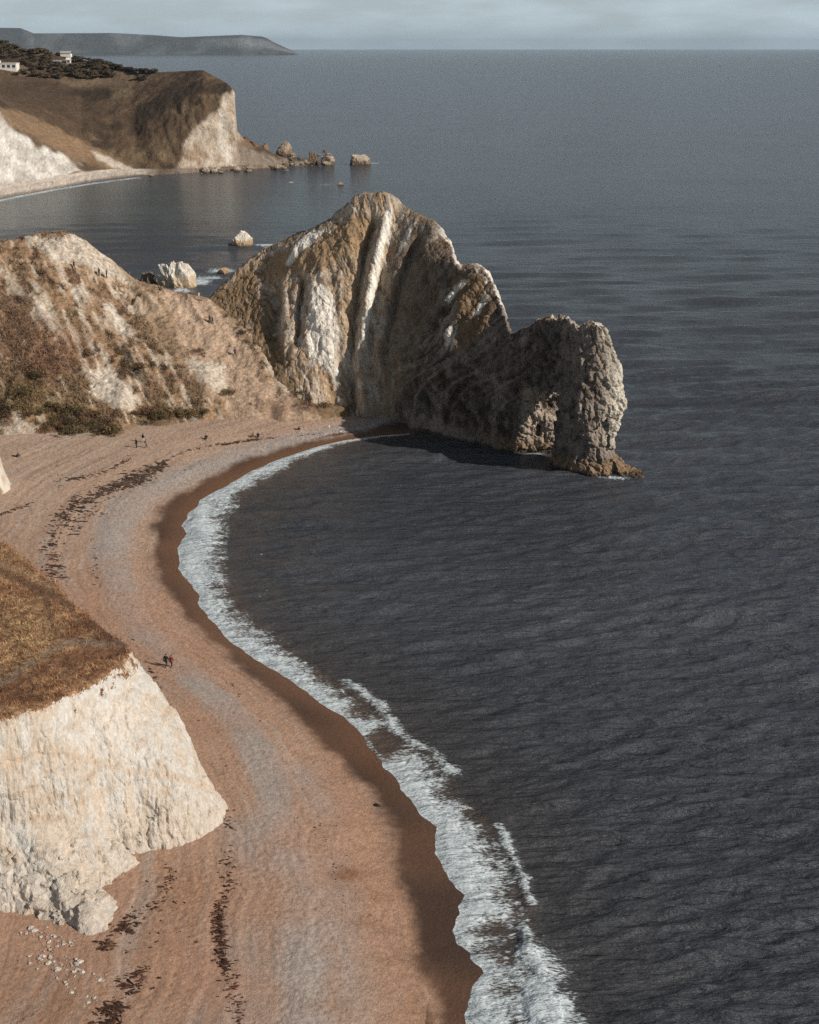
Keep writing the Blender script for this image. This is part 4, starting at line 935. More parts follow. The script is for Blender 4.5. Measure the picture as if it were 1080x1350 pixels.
WH = (.68, .63, .55); OC = (.42, .29, .17); TD = (.09, .065, .045)
sea_rock('sea_stack', 297, 334, 326, 304, 2, 'small white domed rock alone in the sea beyond the neck', (WH, OC, TD), lump=.16)
sea_rock('sea_stack', 198, 258, 381, 342, 5, 'large jagged pale rock standing in the water just behind the neck', (WH, (.50, .40, .28), OC), lump=.55, depth=.7)
sea_rock('sea_stack', 176, 206, 379, 357, 8, 'dark broken rock leaning against the large jagged pale rock', ((.20, .15, .11), (.12, .085, .06), TD), lump=.5)
sea_rock('sea_rock', 284, 302, 362, 353, 12, 'low brown rock awash in white foam beside the jagged pale rock', (OC, (.30, .2, .12), TD), lump=.3)
BR = (.34, .27, .20); BD = (.20, .145, .10)
sea_rock('sea_rock', 456, 489, 218, 203, 15, 'lone flat-topped boulder farthest out in the sea beyond the far headland', ((.40, .33, .26), BD, TD), lump=.22)
sea_rock('sea_rock', 362, 390, 206, 186, 17, 'largest upright boulder on the rocky tail of the far headland', ((.36, .28, .21), BD, TD), lump=.25)
sea_rock('sea_rock', 404, 422, 217, 200, 19, 'dark pointed rock at the outer end of the far rocky tail', ((.19, .13, .09), (.13, .09, .065), TD), lump=.3)
sea_rock('sea_rock', 422, 443, 218, 205, 21, 'pale low rock beside the dark pointed one at the outer end of the tail', ((.40, .32, .25), BD, TD), lump=.3)
sea_rock('sea_rock', 338, 356, 202, 188, 23, 'brown humped rock at the landward end of the far rocky tail', ((.22, .15, .10), BD, TD), lump=.3)
sea_rock('sea_rock', 444, 454, 244, 240, 25, 'tiny flat rock awash in a foam streak in front of the far headland', (OC, BD, TD), lump=.3)
tail = []
for k in range(120):
    u = random.random(); px = 195 + 248 * u ** .45; py = 233 - 15 * ((px - 195) / 245) + random.uniform(-12, 2) * (px > 315) + random.uniform(-3, 1.5)
    wpx = random.uniform(3.0, 11.) * (1.2 if px > 340 else .8)
    if k < 6: o_ = sea_rock('boulder', px - wpx / 2, px + wpx / 2, py, py - wpx * random.uniform(.4, .65), 40 + k, 'x', ((BR, BD, TD), ((.42, .35, .28), BD, TD), ((.17, .12, .085), BD, TD))[k % 3], lump=.4); tail.append(o_)
    else:
        o_ = tail[k % 6].copy(); C.objects.link(o_); p = at_z(px, py, 0); o_.location = (p[0], p[1], random.uniform(-.3, 2.2 if px > 315 else .8)); o_.rotation_euler = (0, 0, random.uniform(0, 6.28)); s = random.uniform(.6, 1.3); o_.scale = (s, s, s)
    tag(o_, 'brown boulder lying along the rocky foot of the far headland', 'boulder', 'boulders at the foot of the far headland')

# chalk fallen from the near cliff
frag = []
spots = []
for cx, cy, sx, sy, n_ in ((52,1225,9,5,9), (78,1234,12,4,9), (60,1243,7,3,5), (52,1257,10,5,7), (70,1266,8,4,5), (98,1263,9,6,8), (105,1275,8,4,5), (132,1282,8,4,6), (98,1302,6,4,5), (118,1311,8,4,5), (30,1226,10,3,3), (30,1170,2,2,0), (85,1290,10,6,3)):
    for _ in range(int(n_ * 1.9)): spots.append((random.gauss(cx, sx), random.gauss(cy, sy)))
for k, (px, py) in enumerate(spots):
    x, y, _ = at_z(px, py, 3.0); z = ground_z(x, y)
    if k < 5:
        V, Q = rock_mesh((.21, .17, .14), 70 + k, .4, 9, .3); c = np.zeros((len(V), 3)) + np.array([.60, .55, .49]) * RNG.uniform(.8, 1.1, (len(V), 1))
        o_ = np_mesh('chalk_stone', V, Q, c, M_chalk, smooth=False); frag.append(o_)
    else: o_ = frag[k % 5].copy(); C.objects.link(o_)
    o_.location = (x, y, z + .03); s = min(1.9, .28 + random.expovariate(2.6)); o_.scale = (s, s * random.uniform(.7, 1.2), s * .75); o_.rotation_euler = (0, 0, random.uniform(0, 6.28))
    tag(o_, 'white chalk stone scattered on orange shingle below the near cliff', 'stone', 'fallen chalk stones below the near cliff')
V, Q = rock_mesh((.38, .3, .26), 91, .35, 12); x, y, _ = at_z(497, 1059, .8)
o_ = np_mesh('dark_stone', V, Q, np.zeros((len(V), 3)) + np.array([.035, .028, .022]), M_rock); o_.location = (x, y, ground_z(x, y) + .08); tag(o_, 'single dark stone at the edge of the wet brown shingle', 'stone')

# ------------------------------------------------------------------ seaweed left along the high-water lines
def seaweed():
    lines = [  # pixel polyline, half width px, clumps, length factor
        ([(490,546),(440,556),(400,562),(340,570),(280,580),(243,589),(215,603)], 1.3, 420, .8),
        ([(480,551),(430,564),(390,574),(330,586),(262,600),(222,622)], 2.6, 230, .7),
        ([(215,604),(195,614),(175,622),(150,636),(125,646)], 6, 520, 1.), ([(205,620),(180,628),(160,632)], 6, 260, 1.), ([(125,646),(105,655),(92,668),(82,682)], 9, 200, 1.),
        ([(82,682),(72,700),(68,720),(72,745),(66,762)], 14, 210, 1.), ([(175,635),(140,660),(110,675),(95,690)], 10, 130, .8),
        ([(178,597),(160,607),(140,618),(115,625),(88,630)], 2.5, 150, .8), ([(42,661),(22,669),(0,677),(-20,690)], 2., 60, 1.), ([(75,630),(75,645)], 6, 20, .8),
        ([(122,715),(126,745),(134,768)], 5, 45, .7),
        ([(206,930),(214,958),(232,985)], 6, 60, .9), ([(226,975),(252,1006),(268,1035)], 9, 90, 1.), ([(268,1035),(290,1066),(305,1085)], 8, 60, .9),
        ([(300,1110),(300,1150),(296,1180)], 9, 60, .8), ([(292,1180),(287,1210),(291,1240),(300,1275)], 7, 260, .9), ([(300,1275),(308,1310),(318,1350),(322,1400)], 10, 150, .8),
        ([(226,1140),(222,1165),(205,1190)], 9, 45, .8), ([(200,1190),(172,1214),(155,1225)], 12, 55, 1.0), ([(160,1217),(166,1222)], 9, 50, 1.1), ([(135,1240),(142,1246)], 8, 26, 1.4),
        ([(158,1285),(168,1300),(185,1282)], 12, 70, 1.1), ([(182,1278),(196,1271)], 3, 26, 1.3), ([(130,1335),(145,1325),(155,1318),(150,1345),(110,1352)], 9, 260, 1.15), ([(240,1160),(180,1260)], 30, 40, .8),
        ([(122,700),(128,740),(150,790),(185,850),(215,905)], 1.6, 90, .45), ([(350,985),(385,1060),(410,1150),(425,1250),(432,1350)], 2.2, 80, .4), ([(300,880),(360,960),(420,1060),(455,1180)], 2.0, 70, .4),
        ([(370,1010),(420,1100),(470,1190)], 40, 40, .45), ([(60,600),(200,700)], 60, 30, .5), ([(215,870),(300,960),(350,1100)], 45, 55, .5)]
    Vs, Qs, Cs, k = [], [], [], 0
    for pts, w, n, lf in lines:
        P = np.asarray(pts, float); sl_ = np.hypot(*np.diff(P, axis=0).T); cum = np.concatenate([[0], np.cumsum(sl_)])
        for _ in range(n):
            s = RNG.uniform(0, cum[-1]); px = np.interp(s, cum, P[:, 0]) + RNG.normal(0, w * .62); py = np.interp(s, cum, P[:, 1]) + RNG.normal(0, w * .5)
            x, y, _z = at_z(px, py, 2.6); z = ground_z_fast(x, y)
            ln = RNG.gamma(1.6, .15) * lf * (.8 if y < 150 else 1.5); wd = ln * RNG.uniform(.10, .38); a = RNG.normal(.12, .45)
            m = 9; th = np.linspace(0, 2 * math.pi, m, endpoint=False); rr = RNG.uniform(.45, 1.15, m)
            ex = np.cos(th) * ln * rr; ey = np.sin(th) * wd * rr
            rx = x + ex * math.cos(a) - ey * math.sin(a); ry = y + ex * math.sin(a) + ey * math.cos(a)
            ring = np.stack([rx, ry, np.full(m, z - .04)], 1); mid = np.stack([x + (rx - x) * .55, y + (ry - y) * .55, z + RNG.uniform(.03, .11, m)], 1)
            V = np.concatenate([ring, mid, [[x, y, z + .07 + .05 * RNG.random()]]])
            Q = [(i, (i + 1) % m, m + (i + 1) % m, m + i) for i in range(m)] + [(m + i, m + (i + 1) % m, 2 * m, 2 * m) for i in range(m)]
            c = np.array([.052, .033, .024]) * RNG.uniform(.6, 1.9) if y > 130 else np.array([.060, .030, .020]) * RNG.uniform(.6, 1.7)
            Vs.append(V); Qs.append(np.array(Q) + k); Cs.append(np.repeat(c[None], len(V), 0)); k += len(V)
    V = np.concatenate(Vs); Q = np.concatenate(Qs).astype(np.int32)
    T1 = Q[:, :3]; T2 = Q[Q[:, 2] != Q[:, 3]][:, [0, 2, 3]]
    o = np_mesh('seaweed', V, np.concatenate([T1, T2]), np.concatenate(Cs), M_leaf, smooth=False)
    tag(o, 'dark dried seaweed strewn in lines along the shingle beach', 'seaweed', kind='stuff')
_gx = np.arange(-75, 40, 1.0); _gy = np.arange(85, 300, 1.0); _GX, _GY = np.meshgrid(_gx, _gy)
_gd = seg_dist(_GX, _GY, SHORE); _gd = np.where(inside(_GX, _GY, LAND_POLY), _gd, -_gd); _GZ = beach_z(_GX, _GY, _gd)
def ground_z_fast(x, y):
    i = int(np.clip(round(x + 75), 0, len(_gx) - 1)); j = int(np.clip(round(y - 85), 0, len(_gy) - 1)); return float(_GZ[j, i]) + .02
seaweed()

# ------------------------------------------------------------------ people
def smin(a, b, k):
    h = np.maximum(k - np.abs(a - b), 0) / k; return np.minimum(a, b) - h * h * k * .25
def capsule(X, Y, Z, a, b, ra, rb):
    a = np.asarray(a, F32); b = np.asarray(b, F32); d = b - a; l2 = float(d @ d) + 1e-9
    t_ = np.clip(((X - a[0]) * d[0] + (Y - a[1]) * d[1] + (Z - a[2]) * d[2]) / l2, 0, 1)
    return np.sqrt((X - a[0] - t_ * d[0]) ** 2 + (Y - a[1] - t_ * d[1]) ** 2 + (Z - a[2] - t_ * d[2]) ** 2) - (ra + (rb - ra) * t_)
POSES = {
 'stand': dict(pel=(0, 0, .93), chest=(0, 0, 1.30), neck=(0, .01, 1.47), head=(0, .02, 1.63),
    hip=((-.09, 0, .90), (.09, 0, .90)), knee=((-.10, .02, .50), (.10, .01, .50)), ank=((-.11, -.02, .09), (.12, -.02, .09)), toe=((-.13, .15, .03), (.15, .15, .03)),
    sh=((-.19, 0, 1.39), (.19, 0, 1.39)), el=((-.25, -.04, 1.10), (.25, -.03, 1.10)), wr=((-.25, .05, .86), (.25, .06, .86)), hd=((-.245, .09, .77), (.245, .10, .77))),
 'walk': dict(pel=(0, 0, .91), chest=(0, .03, 1.28), neck=(0, .06, 1.45), head=(0, .09, 1.61),
    hip=((-.09, 0, .88), (.09, 0, .88)), knee=((-.10, .20, .52), (.10, -.02, .48)), ank=((-.10, .28, .10), (.10, -.30, .17)), toe=((-.11, .45, .05), (.11, -.16, .04)),
    sh=((-.19, .02, 1.37), (.19, .04, 1.37)), el=((-.24, -.15, 1.12), (.24, .14, 1.10)), wr=((-.22, -.12, .88), (.22, .32, .95)), hd=((-.22, -.10, .79), (.22, .40, .90))),
 'sit': dict(pel=(0, 0, .13), chest=(0, -.10, .50), neck=(0, -.09, .67), head=(0, -.06, .83),
    hip=((-.10, 0, .12), (.10, 0, .12)), knee=((-.13, .40, .42), (.13, .38, .44)), ank=((-.12, .66, .08), (.12, .62, .08)), toe=((-.14, .83, .05), (.14, .79, .05)),
    sh=((-.19, -.10, .59), (.19, -.10, .59)), el=((-.25, .12, .42), (.25, .12, .42)), wr=((-.12, .33, .46), (.12, .33, .46)), hd=((-.06, .40, .47), (.06, .40, .47))),
 'recline': dict(pel=(0, 0, .12), chest=(0, -.24, .38), neck=(0, -.31, .53), head=(0, -.32, .69),
    hip=((-.10, 0, .11), (.10, 0, .11)), knee=((-.12, .42, .28), (.12, .44, .14)), ank=((-.12, .72, .08), (.12, .86, .08)), toe=((-.13, .88, .14), (.14, .94, .20)),
    sh=((-.19, -.27, .46), (.19, -.27, .46)), el=((-.26, -.46, .25), (.26, -.46, .25)), wr=((-.27, -.50, .05), (.27, -.50, .05)), hd=((-.28, -.44, .03), (.28, -.44, .03))),
}
def person_parts(pose, h=.013):
    p = POSES[pose]
    pts = np.array([v for k, v in p.items() for v in (v if isinstance(v[0], tuple) else [v])])
    lo = pts.min(0) - .22; hi = pts.max(0) + .22
    n = np.ceil((hi - lo) / h).astype(int)
    X, Y, Z = np.meshgrid(*[(lo[i] + h * np.arange(n[i])).astype(F32) for i in range(3)], indexing='ij', sparse=True)
    cap = lambda a, b, ra, rb: capsule(X, Y, Z, a, b, ra, rb)
    v = lambda q: np.asarray(q, float)
    torso = smin(cap(v(p['pel']) - (.07, 0, 0), v(p['pel']) + (.07, 0, 0), .105, .105), cap(p['pel'], p['chest'], .12, .135), .08)
    torso = smin(torso, cap(v(p['chest']) - (.09, 0, 0), v(p['chest']) + (.09, 0, 0), .115, .115), .08)
    torso = smin(torso, cap(p['sh'][0], p['sh'][1], .065, .065), .07)
    arms = None; legs = None; skin = cap(p['neck'] - v((0, 0, .05)), v(p['neck']) + (0, 0, .06), .055, .052); shoes = []
    for s in (0, 1):
        a = smin(cap(p['sh'][s], p['el'][s], .056, .043), cap(p['el'][s], p['wr'][s], .042, .029), .03); arms = a if arms is None else np.minimum(arms, a)
        g = smin(cap(p['hip'][s], p['knee'][s], .092, .058), cap(p['knee'][s], p['ank'][s], .057, .038), .04); legs = g if legs is None else smin(legs, g, .02)
        # a palm, four fingers of different lengths and a thumb
        w, hd = v(p['wr'][s]), v(p['hd'][s]); d = hd - w; d /= np.linalg.norm(d); sd_ = np.cross(d, (1., 0, 0)); sd_ /= np.linalg.norm(sd_); pal = np.cross(sd_, d)
        hand = smin(cap(w, w + d * .07, .026, .033), cap(w + d * .07 - sd_ * .022, w + d * .07 + sd_ * .022, .019, .019), .02)
        for k, L_ in enumerate((.066, .078, .072, .056)):
            q0 = w + d * .085 + sd_ * (.030 - .020 * k); q1 = q0 + d * L_ * .55 + pal * .006; q2 = q1 + d * L_ * .45 + pal * .022
            hand = np.minimum(hand, np.minimum(cap(q0, q1, .0095, .009), cap(q1, q2, .009, .008)))
        q0 = w + d * .025 + sd_ * .026; q1 = q0 + d * .04 + sd_ * .026 + pal * .012; hand = np.minimum(hand, np.minimum(cap(q0, q1, .012, .0105), cap(q1, q1 + d * .032 + pal * .01, .0105, .009)))
        skin = np.minimum(skin, hand)
        shoes.append(smin(cap(p['ank'][s] - v((0, .03, .02)), v(p['toe'][s]) - (0, .05, 0), .046, .045), cap(v(p['toe'][s]) - (0, .05, 0), p['toe'][s], .045, .036), .02))
    hc = v(p['head'])
    head = np.sqrt(((X - hc[0]) / .078) ** 2 + ((Y - hc[1]) / .097) ** 2 + ((Z - hc[2]) / .118) ** 2); head = (head - 1) * .085
    head = smin(head, cap(hc + (0, .045, -.075), hc + (0, .055, -.09), .045, .035), .04)
    for s in (-1, 1):
        head = smin(head, cap(hc + (s * .08, -.005, -.025), hc + (s * .084, -.012, .02), .014, .016), .015)
        head = np.maximum(head, -(np.sqrt((X - hc[0] - s * .032) ** 2 + (Y - hc[1] - .098) ** 2 + (Z - hc[2] - .008) ** 2) - .014))
    head = smin(head, cap(hc + (0, .092, .0), hc + (0, .112, -.03), .010, .014), .012)
    head = np.maximum(head, -cap(hc + (-.022, .103, -.064), hc + (.022, .103, -.064), .005, .005))
    body = smin(smin(torso, legs, .05), smin(arms, smin(skin, head, .03), .025), .03)
    hair = np.maximum((np.sqrt(((X - hc[0]) / .09) ** 2 + ((Y - hc[1] + .012) / .108) ** 2 + ((Z - hc[2] - .012) / .125) ** 2) - 1) * .095, .55 * (Y - hc[1] - .055) - (Z - hc[2] - .045))
    jacket = smin(torso, arms, .04) - .020
    up = v(p['neck']) - v(p['pel']); up /= np.linalg.norm(up)
    hgt = (X - p['pel'][0]) * up[0] + (Y - p['pel'][1]) * up[1] + (Z - p['pel'][2]) * up[2]
    if pose in ('stand', 'walk'): jacket = np.maximum(smin(jacket, cap(v(p['pel']) - (.06, 0, .02), v(p['pel']) + (.06, 0, -.02), .135, .135), .05), -.09 - hgt + 0 * X)
    else: jacket = np.maximum(jacket, -.03 - hgt + 0 * X)
    wr = np.minimum(*[np.sqrt((X - p['wr'][s][0]) ** 2 + (Y - p['wr'][s][1]) ** 2 + (Z - p['wr'][s][2]) ** 2) - .03 for s in (0, 1)])
    jacket = np.maximum(jacket, -wr); jacket = np.maximum(jacket, cap(v(p['neck']) + (0, 0, .05), v(p['head']), .06, .1) * -1)
    trous = smin(legs, cap(v(p['pel']) - (.06, 0, .0), v(p['pel']) + (.06, 0, .0), .105, .105), .05) - .012
    out_ = {}
    for nm_, f in (('body', body), ('jacket', jacket), ('trousers', trous), ('hair', hair), ('shoe', shoes[0]), ('shoe.001', shoes[1])):
        V, Q = surface_nets(np.ascontiguousarray(np.broadcast_to(f, n)).astype(F32), lo, h); out_[nm_] = (V, Q)
    return out_, hc
PARTS = {}
def person(pose, loc, face, cols, label, group=None, size=1.0):
    if pose not in PARTS: PARTS[pose] = person_parts(pose)
    parts, hc = PARTS[pose]
    jac, tro, hai = cols; root = empty('person', loc, face); root.scale = (size,) * 3
    for k, (V, Q) in parts.items():
        cc = {'body': (.42, .25, .18), 'jacket': jac, 'trousers': tro, 'hair': hai}.get(k, (.03, .025, .022))
        c = np.zeros((len(V), 3)) + np.array(cc)
        if k == 'body':
            for s in (-1, 1):
                e = np.linalg.norm(V - (hc + np.array((s * .032, .09, .008))), axis=1) < .017; c[e] = (.03, .02, .02)
            mth = (np.abs(V[:, 0] - hc[0]) < .026) & (np.abs(V[:, 2] - hc[2] + .064) < .010) & (V[:, 1] > hc[1] + .07); c[mth] = (.28, .10, .09)
        ob = np_mesh(k.split('.')[0], V, Q, c, M_cloth, root)
    tag(root, label, 'person', group)
    return root
M_cloth = vmat('cloth_and_skin', .85, (6., 30.), (.006, .002), .15)
BLK = (.018, .018, .02); NAV = (.03, .035, .05); RUS = (.20, .045, .025); DHAIR = (.02, .015, .012)
def on_beach(px, py):
    x, y, z = at_z(px, py, 2.0)
    for _ in range(3): z = ground_z(x, y); x, y, _q = at_z(px, py, z)
    return (x, y, z)
def on_hill(px, py):
    for s in np.arange(255, 330, .25):
        p = at_d(px, py, s)
        if p[2] <= hill_z(p[0], p[1]): return (p[0], p[1], hill_z(p[0], p[1]))
    return at_z(px, py, 6)
person('walk', on_beach(219.3, 880.5), -.5, (BLK, (.03, .033, .03), DHAIR), 'person in a black jacket walking beside the one in the rust coat', size=1.04)
person('walk', on_beach(226.2, 880.5), -.45, (RUS, (.02, .018, .018), DHAIR), 'person in a rust red coat walking along the near shingle', size=.95)
person('stand', on_beach(180.2, 590.5), 2.2, (BLK, BLK, DHAIR), 'person all in black standing on the sand nearest the hillside foot', size=1.02)
person('walk', on_beach(189, 583), -1.2, (BLK, (.50, .46, .42), DHAIR), 'person in a dark jacket and pale trousers on the far sand')
person('walk', on_beach(192.6, 590.3), -1.0, ((.30, .28, .26), NAV, DHAIR), 'person in a light grey jacket and dark trousers on the far sand', size=.95)
person('sit', on_beach(272, 579), 3.0, (BLK, NAV, DHAIR), 'person in black sitting just above the dark seaweed line', size=1.05)
person('sit', on_beach(334, 575.5), 2.8, ((.42, .22, .09), (.10, .08, .06), DHAIR), 'person in an orange tan top sitting on the pale shingle')
person('sit', on_beach(340.5, 576), 3.2, (BLK, BLK, DHAIR), 'person in black sitting beside the one in orange tan')
person('recline', on_beach(392.5, 567), 1.4, (BLK, (.04, .03, .025), DHAIR), 'person in dark clothes lounging on the shingle near the arch headland')
person('stand', on_beach(434, 566), .4, ((.70, .68, .64), (.60, .57, .52), (.30, .22, .14)), 'small child in white standing higher up the shingle', size=.55)
person('sit', on_beach(449, 571.5), .4, ((.70, .68, .64), (.55, .52, .48), (.30, .22, .14)), 'small figure in white sitting nearest the water', size=.7)
person('recline', on_beach(22, 602.5), 1.2, (BLK, (.02, .02, .02), DHAIR), 'person in dark clothes reclining on the sand by the left cliff foot', size=1.1)
person('walk', on_hill(276.8, 426.5), .6, (BLK, (.06, .05, .05), DHAIR), 'person in black climbing the path on the neck')
person('walk', on_hill(280.4, 428), .7, (NAV, (.04, .04, .04), DHAIR), 'person in navy following close behind on the neck path', size=.95)
person('walk', on_hill(310.3, 471), .2, ((.10, .07, .09), (.03, .03, .04), DHAIR), 'person in a dark purple top low on the neck path')
person('walk', on_hill(98, 355), 1.2, (BLK, BLK, DHAIR), 'person in black on the upper footpath below the chalk crest')
person('stand', on_hill(131, 364), 1.0, (NAV, BLK, DHAIR), 'person in navy standing on the path under the crest')
person('stand', on_hill(141, 368), 1.4, ((.05, .04, .035), BLK, DHAIR), 'person in brown standing just right of the one in navy')
tag(person('stand', on_hill(262.5, 396), 1.0, ((.50, .38, .30), (.40, .30, .24), (.2, .14, .1)), 'person in pale tan clothes standing at the crest of the neck'))

# ------------------------------------------------------------------ trees and houses on the far headland
def tree_proto(seed, colr, wide, tall):
    r_ = np.random.default_rng(seed); root = empty('tree', (0, 0, 0)); parts = []
    for k in range(12):
        a = r_.uniform(0, 6.28); q = r_.uniform(0, .7) * wide
        parts.append(leaf_cloud((q * math.cos(a), q * math.sin(a), tall * r_.uniform(.42, .85)), (wide * r_.uniform(.3, .5), wide * r_.uniform(.3, .5), tall * r_.uniform(.14, .22)), 70, .42, np.asarray(colr) * r_.uniform(.65, 1.35), .4))
    V, Q, c = join(parts); np_mesh('crown', V, Q, c, M_leaf, root, smooth=False)
    V, Q, c = join([tube([(0, 0, -1.5), (.1, 0, tall * .3), (0, .1, tall * .7)], [.4, .3, .12], (.09, .07, .05)), tube([(.05, 0, tall * .25), (wide * .5, .3, tall * .6)], [.2, .06], (.09, .07, .05)), tube([(.05, 0, tall * .3), (-wide * .5, -.3, tall * .62)], [.2, .06], (.09, .07, .05))])
    np_mesh('trunk', V, Q, c, M_leaf, root); return root
tp = [tree_proto(1, (.085, .066, .038), 4.6, 7.5), tree_proto(2, (.105, .080, .044), 5.2, 6.2), tree_proto(3, (.070, .052, .036), 4., 6.), tree_proto(4, (.10, .066, .042), 4.4, 5.2)]
tspots = []
for k in range(230):
    px = random.uniform(-30, 150); top = np.interp(px, [-30, 30, 60, 100, 130, 150], [58, 61, 67, 75, 80, 84]); bot = np.interp(px, [-30, 0, 60, 100, 150], [92, 98, 104, 106, 102])
    py = top + (bot - top) * random.random() ** .8
    if px < 30 and 78 < py < 97: continue
    if 68 < px < 95 and 72 < py < 86: continue
    tspots.append((px, py))
for k in range(60): tspots.append((random.uniform(138, 206), 0))
for px, py in [(184, 104), (190, 106), (182, 105), (192, 104)]: tspots.append((px, py))
nt_ = 0
for px, py in tspots:
    if py == 0: py = np.interp(px, [138, 150, 180, 206], [84, 84, 86, 95]) + random.uniform(0, 3)
    p = None
    for q in range(12):
        p = ray_px(FAR_BVH, px, py)
        if p is not None: break
        py += 1.0
    if p is None: continue
    i = random.randrange(4)
    if nt_ < 4: o_ = tp[nt_]
    else: o_ = copy_tree(tp[i])
    o_.location = p; s = random.uniform(.42, .8) * (.8 if px > 150 else 1); o_.scale = (s * 1.25, s * 1.25, s * random.uniform(.55, .85)); o_.rotation_euler = (0, 0, random.uniform(0, 6.28))
    tag(o_, 'dark windblown tree in the wood on top of the far headland', 'tree', 'trees on the far headland'); nt_ += 1

def box_vq(x0, x1, y0, y1, z0, z1):
    V = np.array([(x, y, z) for x in (x0, x1) for y in (y0, y1) for z in (z0, z1)], float)
    Q = np.array([(0, 1, 3, 2), (4, 6, 7, 5), (0, 4, 5, 1), (2, 3, 7, 6), (0, 2, 6, 4), (1, 5, 7, 3)], np.int32); return V, Q
def part(name, boxes, mat, parent):
    Vs, Qs, k = [], [], 0
    for bx in boxes:
        V, Q = bx if isinstance(bx, tuple) and isinstance(bx[0], np.ndarray) else box_vq(*bx)
        Vs.append(V); Qs.append(Q + k); k += len(V)
    return np_mesh(name, np.concatenate(Vs), np.concatenate(Qs), None, mat, parent, smooth=False)
def gable(x0, x1, y0, y1, z0, z1, ov=.4):
    V = np.array([(x0 - ov, y0 - ov, z0), (x1 + ov, y0 - ov, z0), (x1 + ov, y1 + ov, z0), (x0 - ov, y1 + ov, z0), (x0 - ov, (y0 + y1) / 2, z1), (x1 + ov, (y0 + y1) / 2, z1)], float)
    return V, np.array([(0, 1, 5, 4), (2, 3, 4, 5), (0, 4, 3, 3), (1, 2, 5, 5), (0, 3, 2, 1)], np.int32)
M_white = flat('white_render', (.78, .76, .72)); M_win = flat('dark_window', (.04, .045, .05), .2); M_slate = flat('grey_slate', (.36, .35, .36)); M_pale = flat('pale_roof', (.40, .37, .33)); M_wood = flat('weathered_wood', (.30, .22, .15)); M_brick = flat('chimney_brick', (.45, .40, .36))
def tris(o_): o_.data.validate(); return o_
def house(px, py, w, dpt, hgt, label, roofmat, roofh, nwin, chim=True, dd=None, sink=.6):
    p = ray_px(FAR_BVH, px, py) or Vector(at_d(px, py, dd or 1050))
    r_ = empty('house', p - Vector((0, 0, sink)), 0)
    part('wall', [(-w / 2, w / 2, -dpt / 2, dpt / 2, -2, hgt)], M_white, r_)
    if roofh > .6: rf = part('roof', [gable(-w / 2, w / 2, -dpt / 2, dpt / 2, hgt + .01, hgt + roofh)], roofmat, r_)
    else: rf = part('roof', [(-w / 2 - .3, w / 2 + .3, -dpt / 2 - .3, dpt / 2 + .3, hgt + .01, hgt + roofh)], roofmat, r_)
    if chim: part('chimney', [(-.2 * w - .6, -.2 * w + .6, -.6, .6, hgt + roofh * .6, hgt + roofh + 1.5)], M_white, rf)
    for k in range(nwin):
        cx = -w / 2 + w * (k + .5) / nwin
        wn = part('window', [(cx - w / nwin * .30, cx + w / nwin * .30, -dpt / 2 - .03, -dpt / 2 + .1, hgt * .30, hgt * .78)], M_win, r_)
        part('sill', [(cx - w / nwin * .34, cx + w / nwin * .34, -dpt / 2 - .14, -dpt / 2 - .031, hgt * .30 - .18, hgt * .30)], M_white, wn)
    tag(r_, label, 'house'); return r_
house(7, 90, 17, 8, 3.6, 'long low white house among the trees with a row of dark windows', M_white, .5, 5)
house(76, 84, 5.5, 6, 1.4, 'small house with a grey slate roof half hidden in trees', M_slate, 2.2, 2, False, sink=1.4)
house(91, 83, 2.6, 3, 2.6, 'tiny white hut beside the grey roofed house', M_white, 1.6, 1, False)
house(87, 67, 7, 5, .6, 'house with a pale roof showing above the treetops', M_pale, 1.5, 2, False, sink=2.2)

# fence posts by the upper path
pr = None
for k, (px, py) in enumerate([(20, 344), (35, 345), (48, 347), (164, 378), (170, 381), (266, 398), (270, 399)]):
    x, y, z = on_hill(px, py)
    if pr is None:
        V, Q, c = tube([(0, 0, -.3), (0, 0, .9), (0, 0, 1.15), (0, 0, 1.16)], [.075, .07, .065, .004], (.33, .26, .19), 8); pr = np_mesh('fence_post', V, Q, c, M_slope); o_ = pr
    else: o_ = pr.copy(); C.objects.link(o_)
    o_.location = (x, y, z); tag(o_, 'short wooden post beside the path across the hillside', 'post', 'wooden posts along the hill paths')

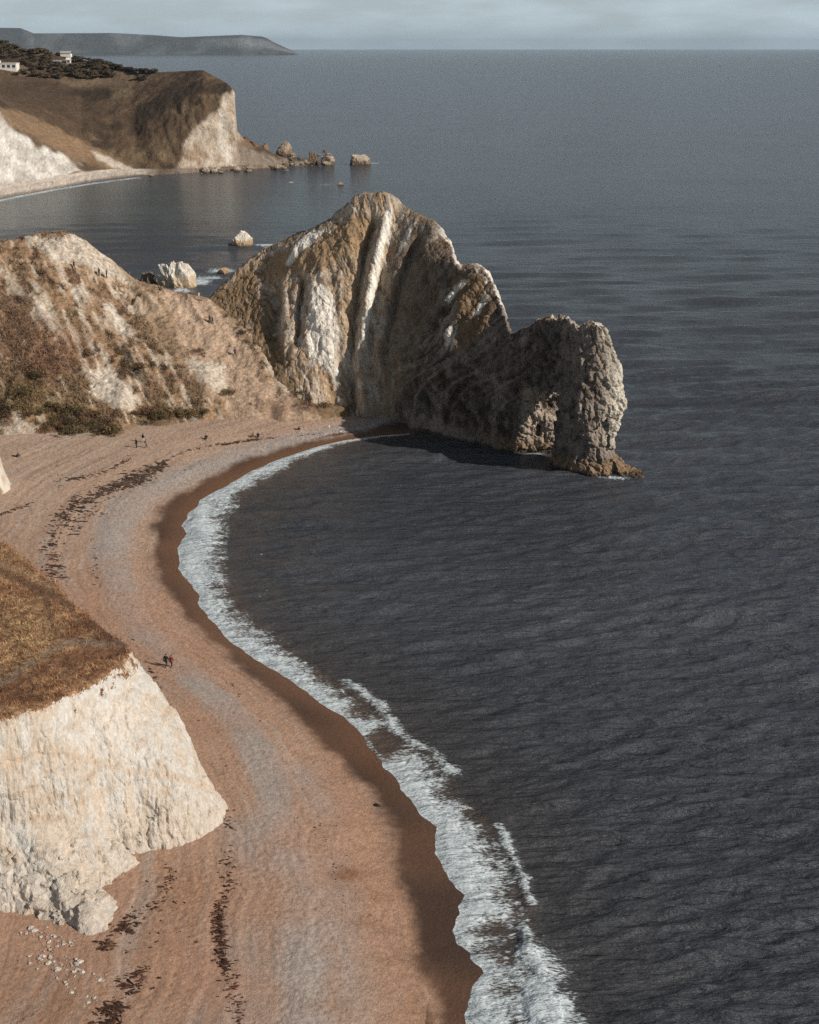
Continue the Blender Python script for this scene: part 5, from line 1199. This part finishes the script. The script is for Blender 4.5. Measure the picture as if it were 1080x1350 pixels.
# a sliver of the next chalk cliff at the edge of view
def build_side_cliff():
    lv = [(2., [(-95,214),(-72,216),(-68.6,218.5),(-66.6,222),(-66.0,225.4),(-66.4,227.5),(-69,231),(-75,236),(-95,240)]), (9, [(-95,217),(-73,219),(-70,222),(-68.4,226),(-69,229),(-72,232),(-78,236),(-95,239)]), (17, [(-95,220),(-76,222),(-72.5,226),(-72.5,229.5),(-75,231.5),(-80,235),(-95,238)])]
    h = .3; o = (-98., 211., 1.5); n = (115, 105, 60)
    f, xs, ys, zs = stack_field(lv, o, n, h, lambda X, Y: 16.6 + .3 * perlin(X * .3, Y * .3, seed=140))
    I = np.nonzero(np.abs(f) < 2); x = xs[I[0]].astype(F32); y = ys[I[1]].astype(F32); z = zs[I[2]].astype(F32)
    f[I] -= .7 * (ridged((x + .5 * y) * .2, (x - y) * .1, z * .05, octv=3, seed=141) - .35) + .3 * fbm(x * .4, y * .4, z * .3, octv=2, seed=142)
    V, Q = surface_nets(f, o, h); nv = fbm(V[:, 0] * .7, V[:, 1] * .7, V[:, 2] * .1, octv=3, seed=143); N_ = vnormals(V, Q)
    c = mixv((.62, .57, .50), (.45, .36, .27), sst(-.1, .3, nv)); c = mixv(c, (.22, .14, .07), sst(.5, .75, N_[:, 2]) * (V[:, 2] > 13)); c = mixv(c, (.16, .11, .06), sst(.2, .4, nv) * .7)
    o_ = np_mesh('chalk_cliff', V, Q, c, M_chalk); tag(o_, 'foot of a second chalk cliff just entering the left edge of the beach', 'cliff')
build_side_cliff()

# ------------------------------------------------------------------ air
V, Q = box_vq(-45000, 45000, -2000, 68000, -6, 420)
hz = np_mesh('haze', V, Q, None, None, smooth=False); hm = bpy.data.materials.new('haze_air'); hm.use_nodes = True; hn = hm.node_tree; hn.nodes.clear()
ho = hn.nodes.new('ShaderNodeOutputMaterial'); hv = hn.nodes.new('ShaderNodeVolumePrincipled'); hv.inputs['Color'].default_value = (.58, .74, .92, 1); hv.inputs['Density'].default_value = 2.0e-5; hv.inputs['Anisotropy'].default_value = .0
hn.links.new(hv.outputs['Volume'], ho.inputs['Volume']); hz.data.materials.append(hm); tag(hz, 'thin pale sea haze lying over the whole bay', 'haze', kind='stuff')
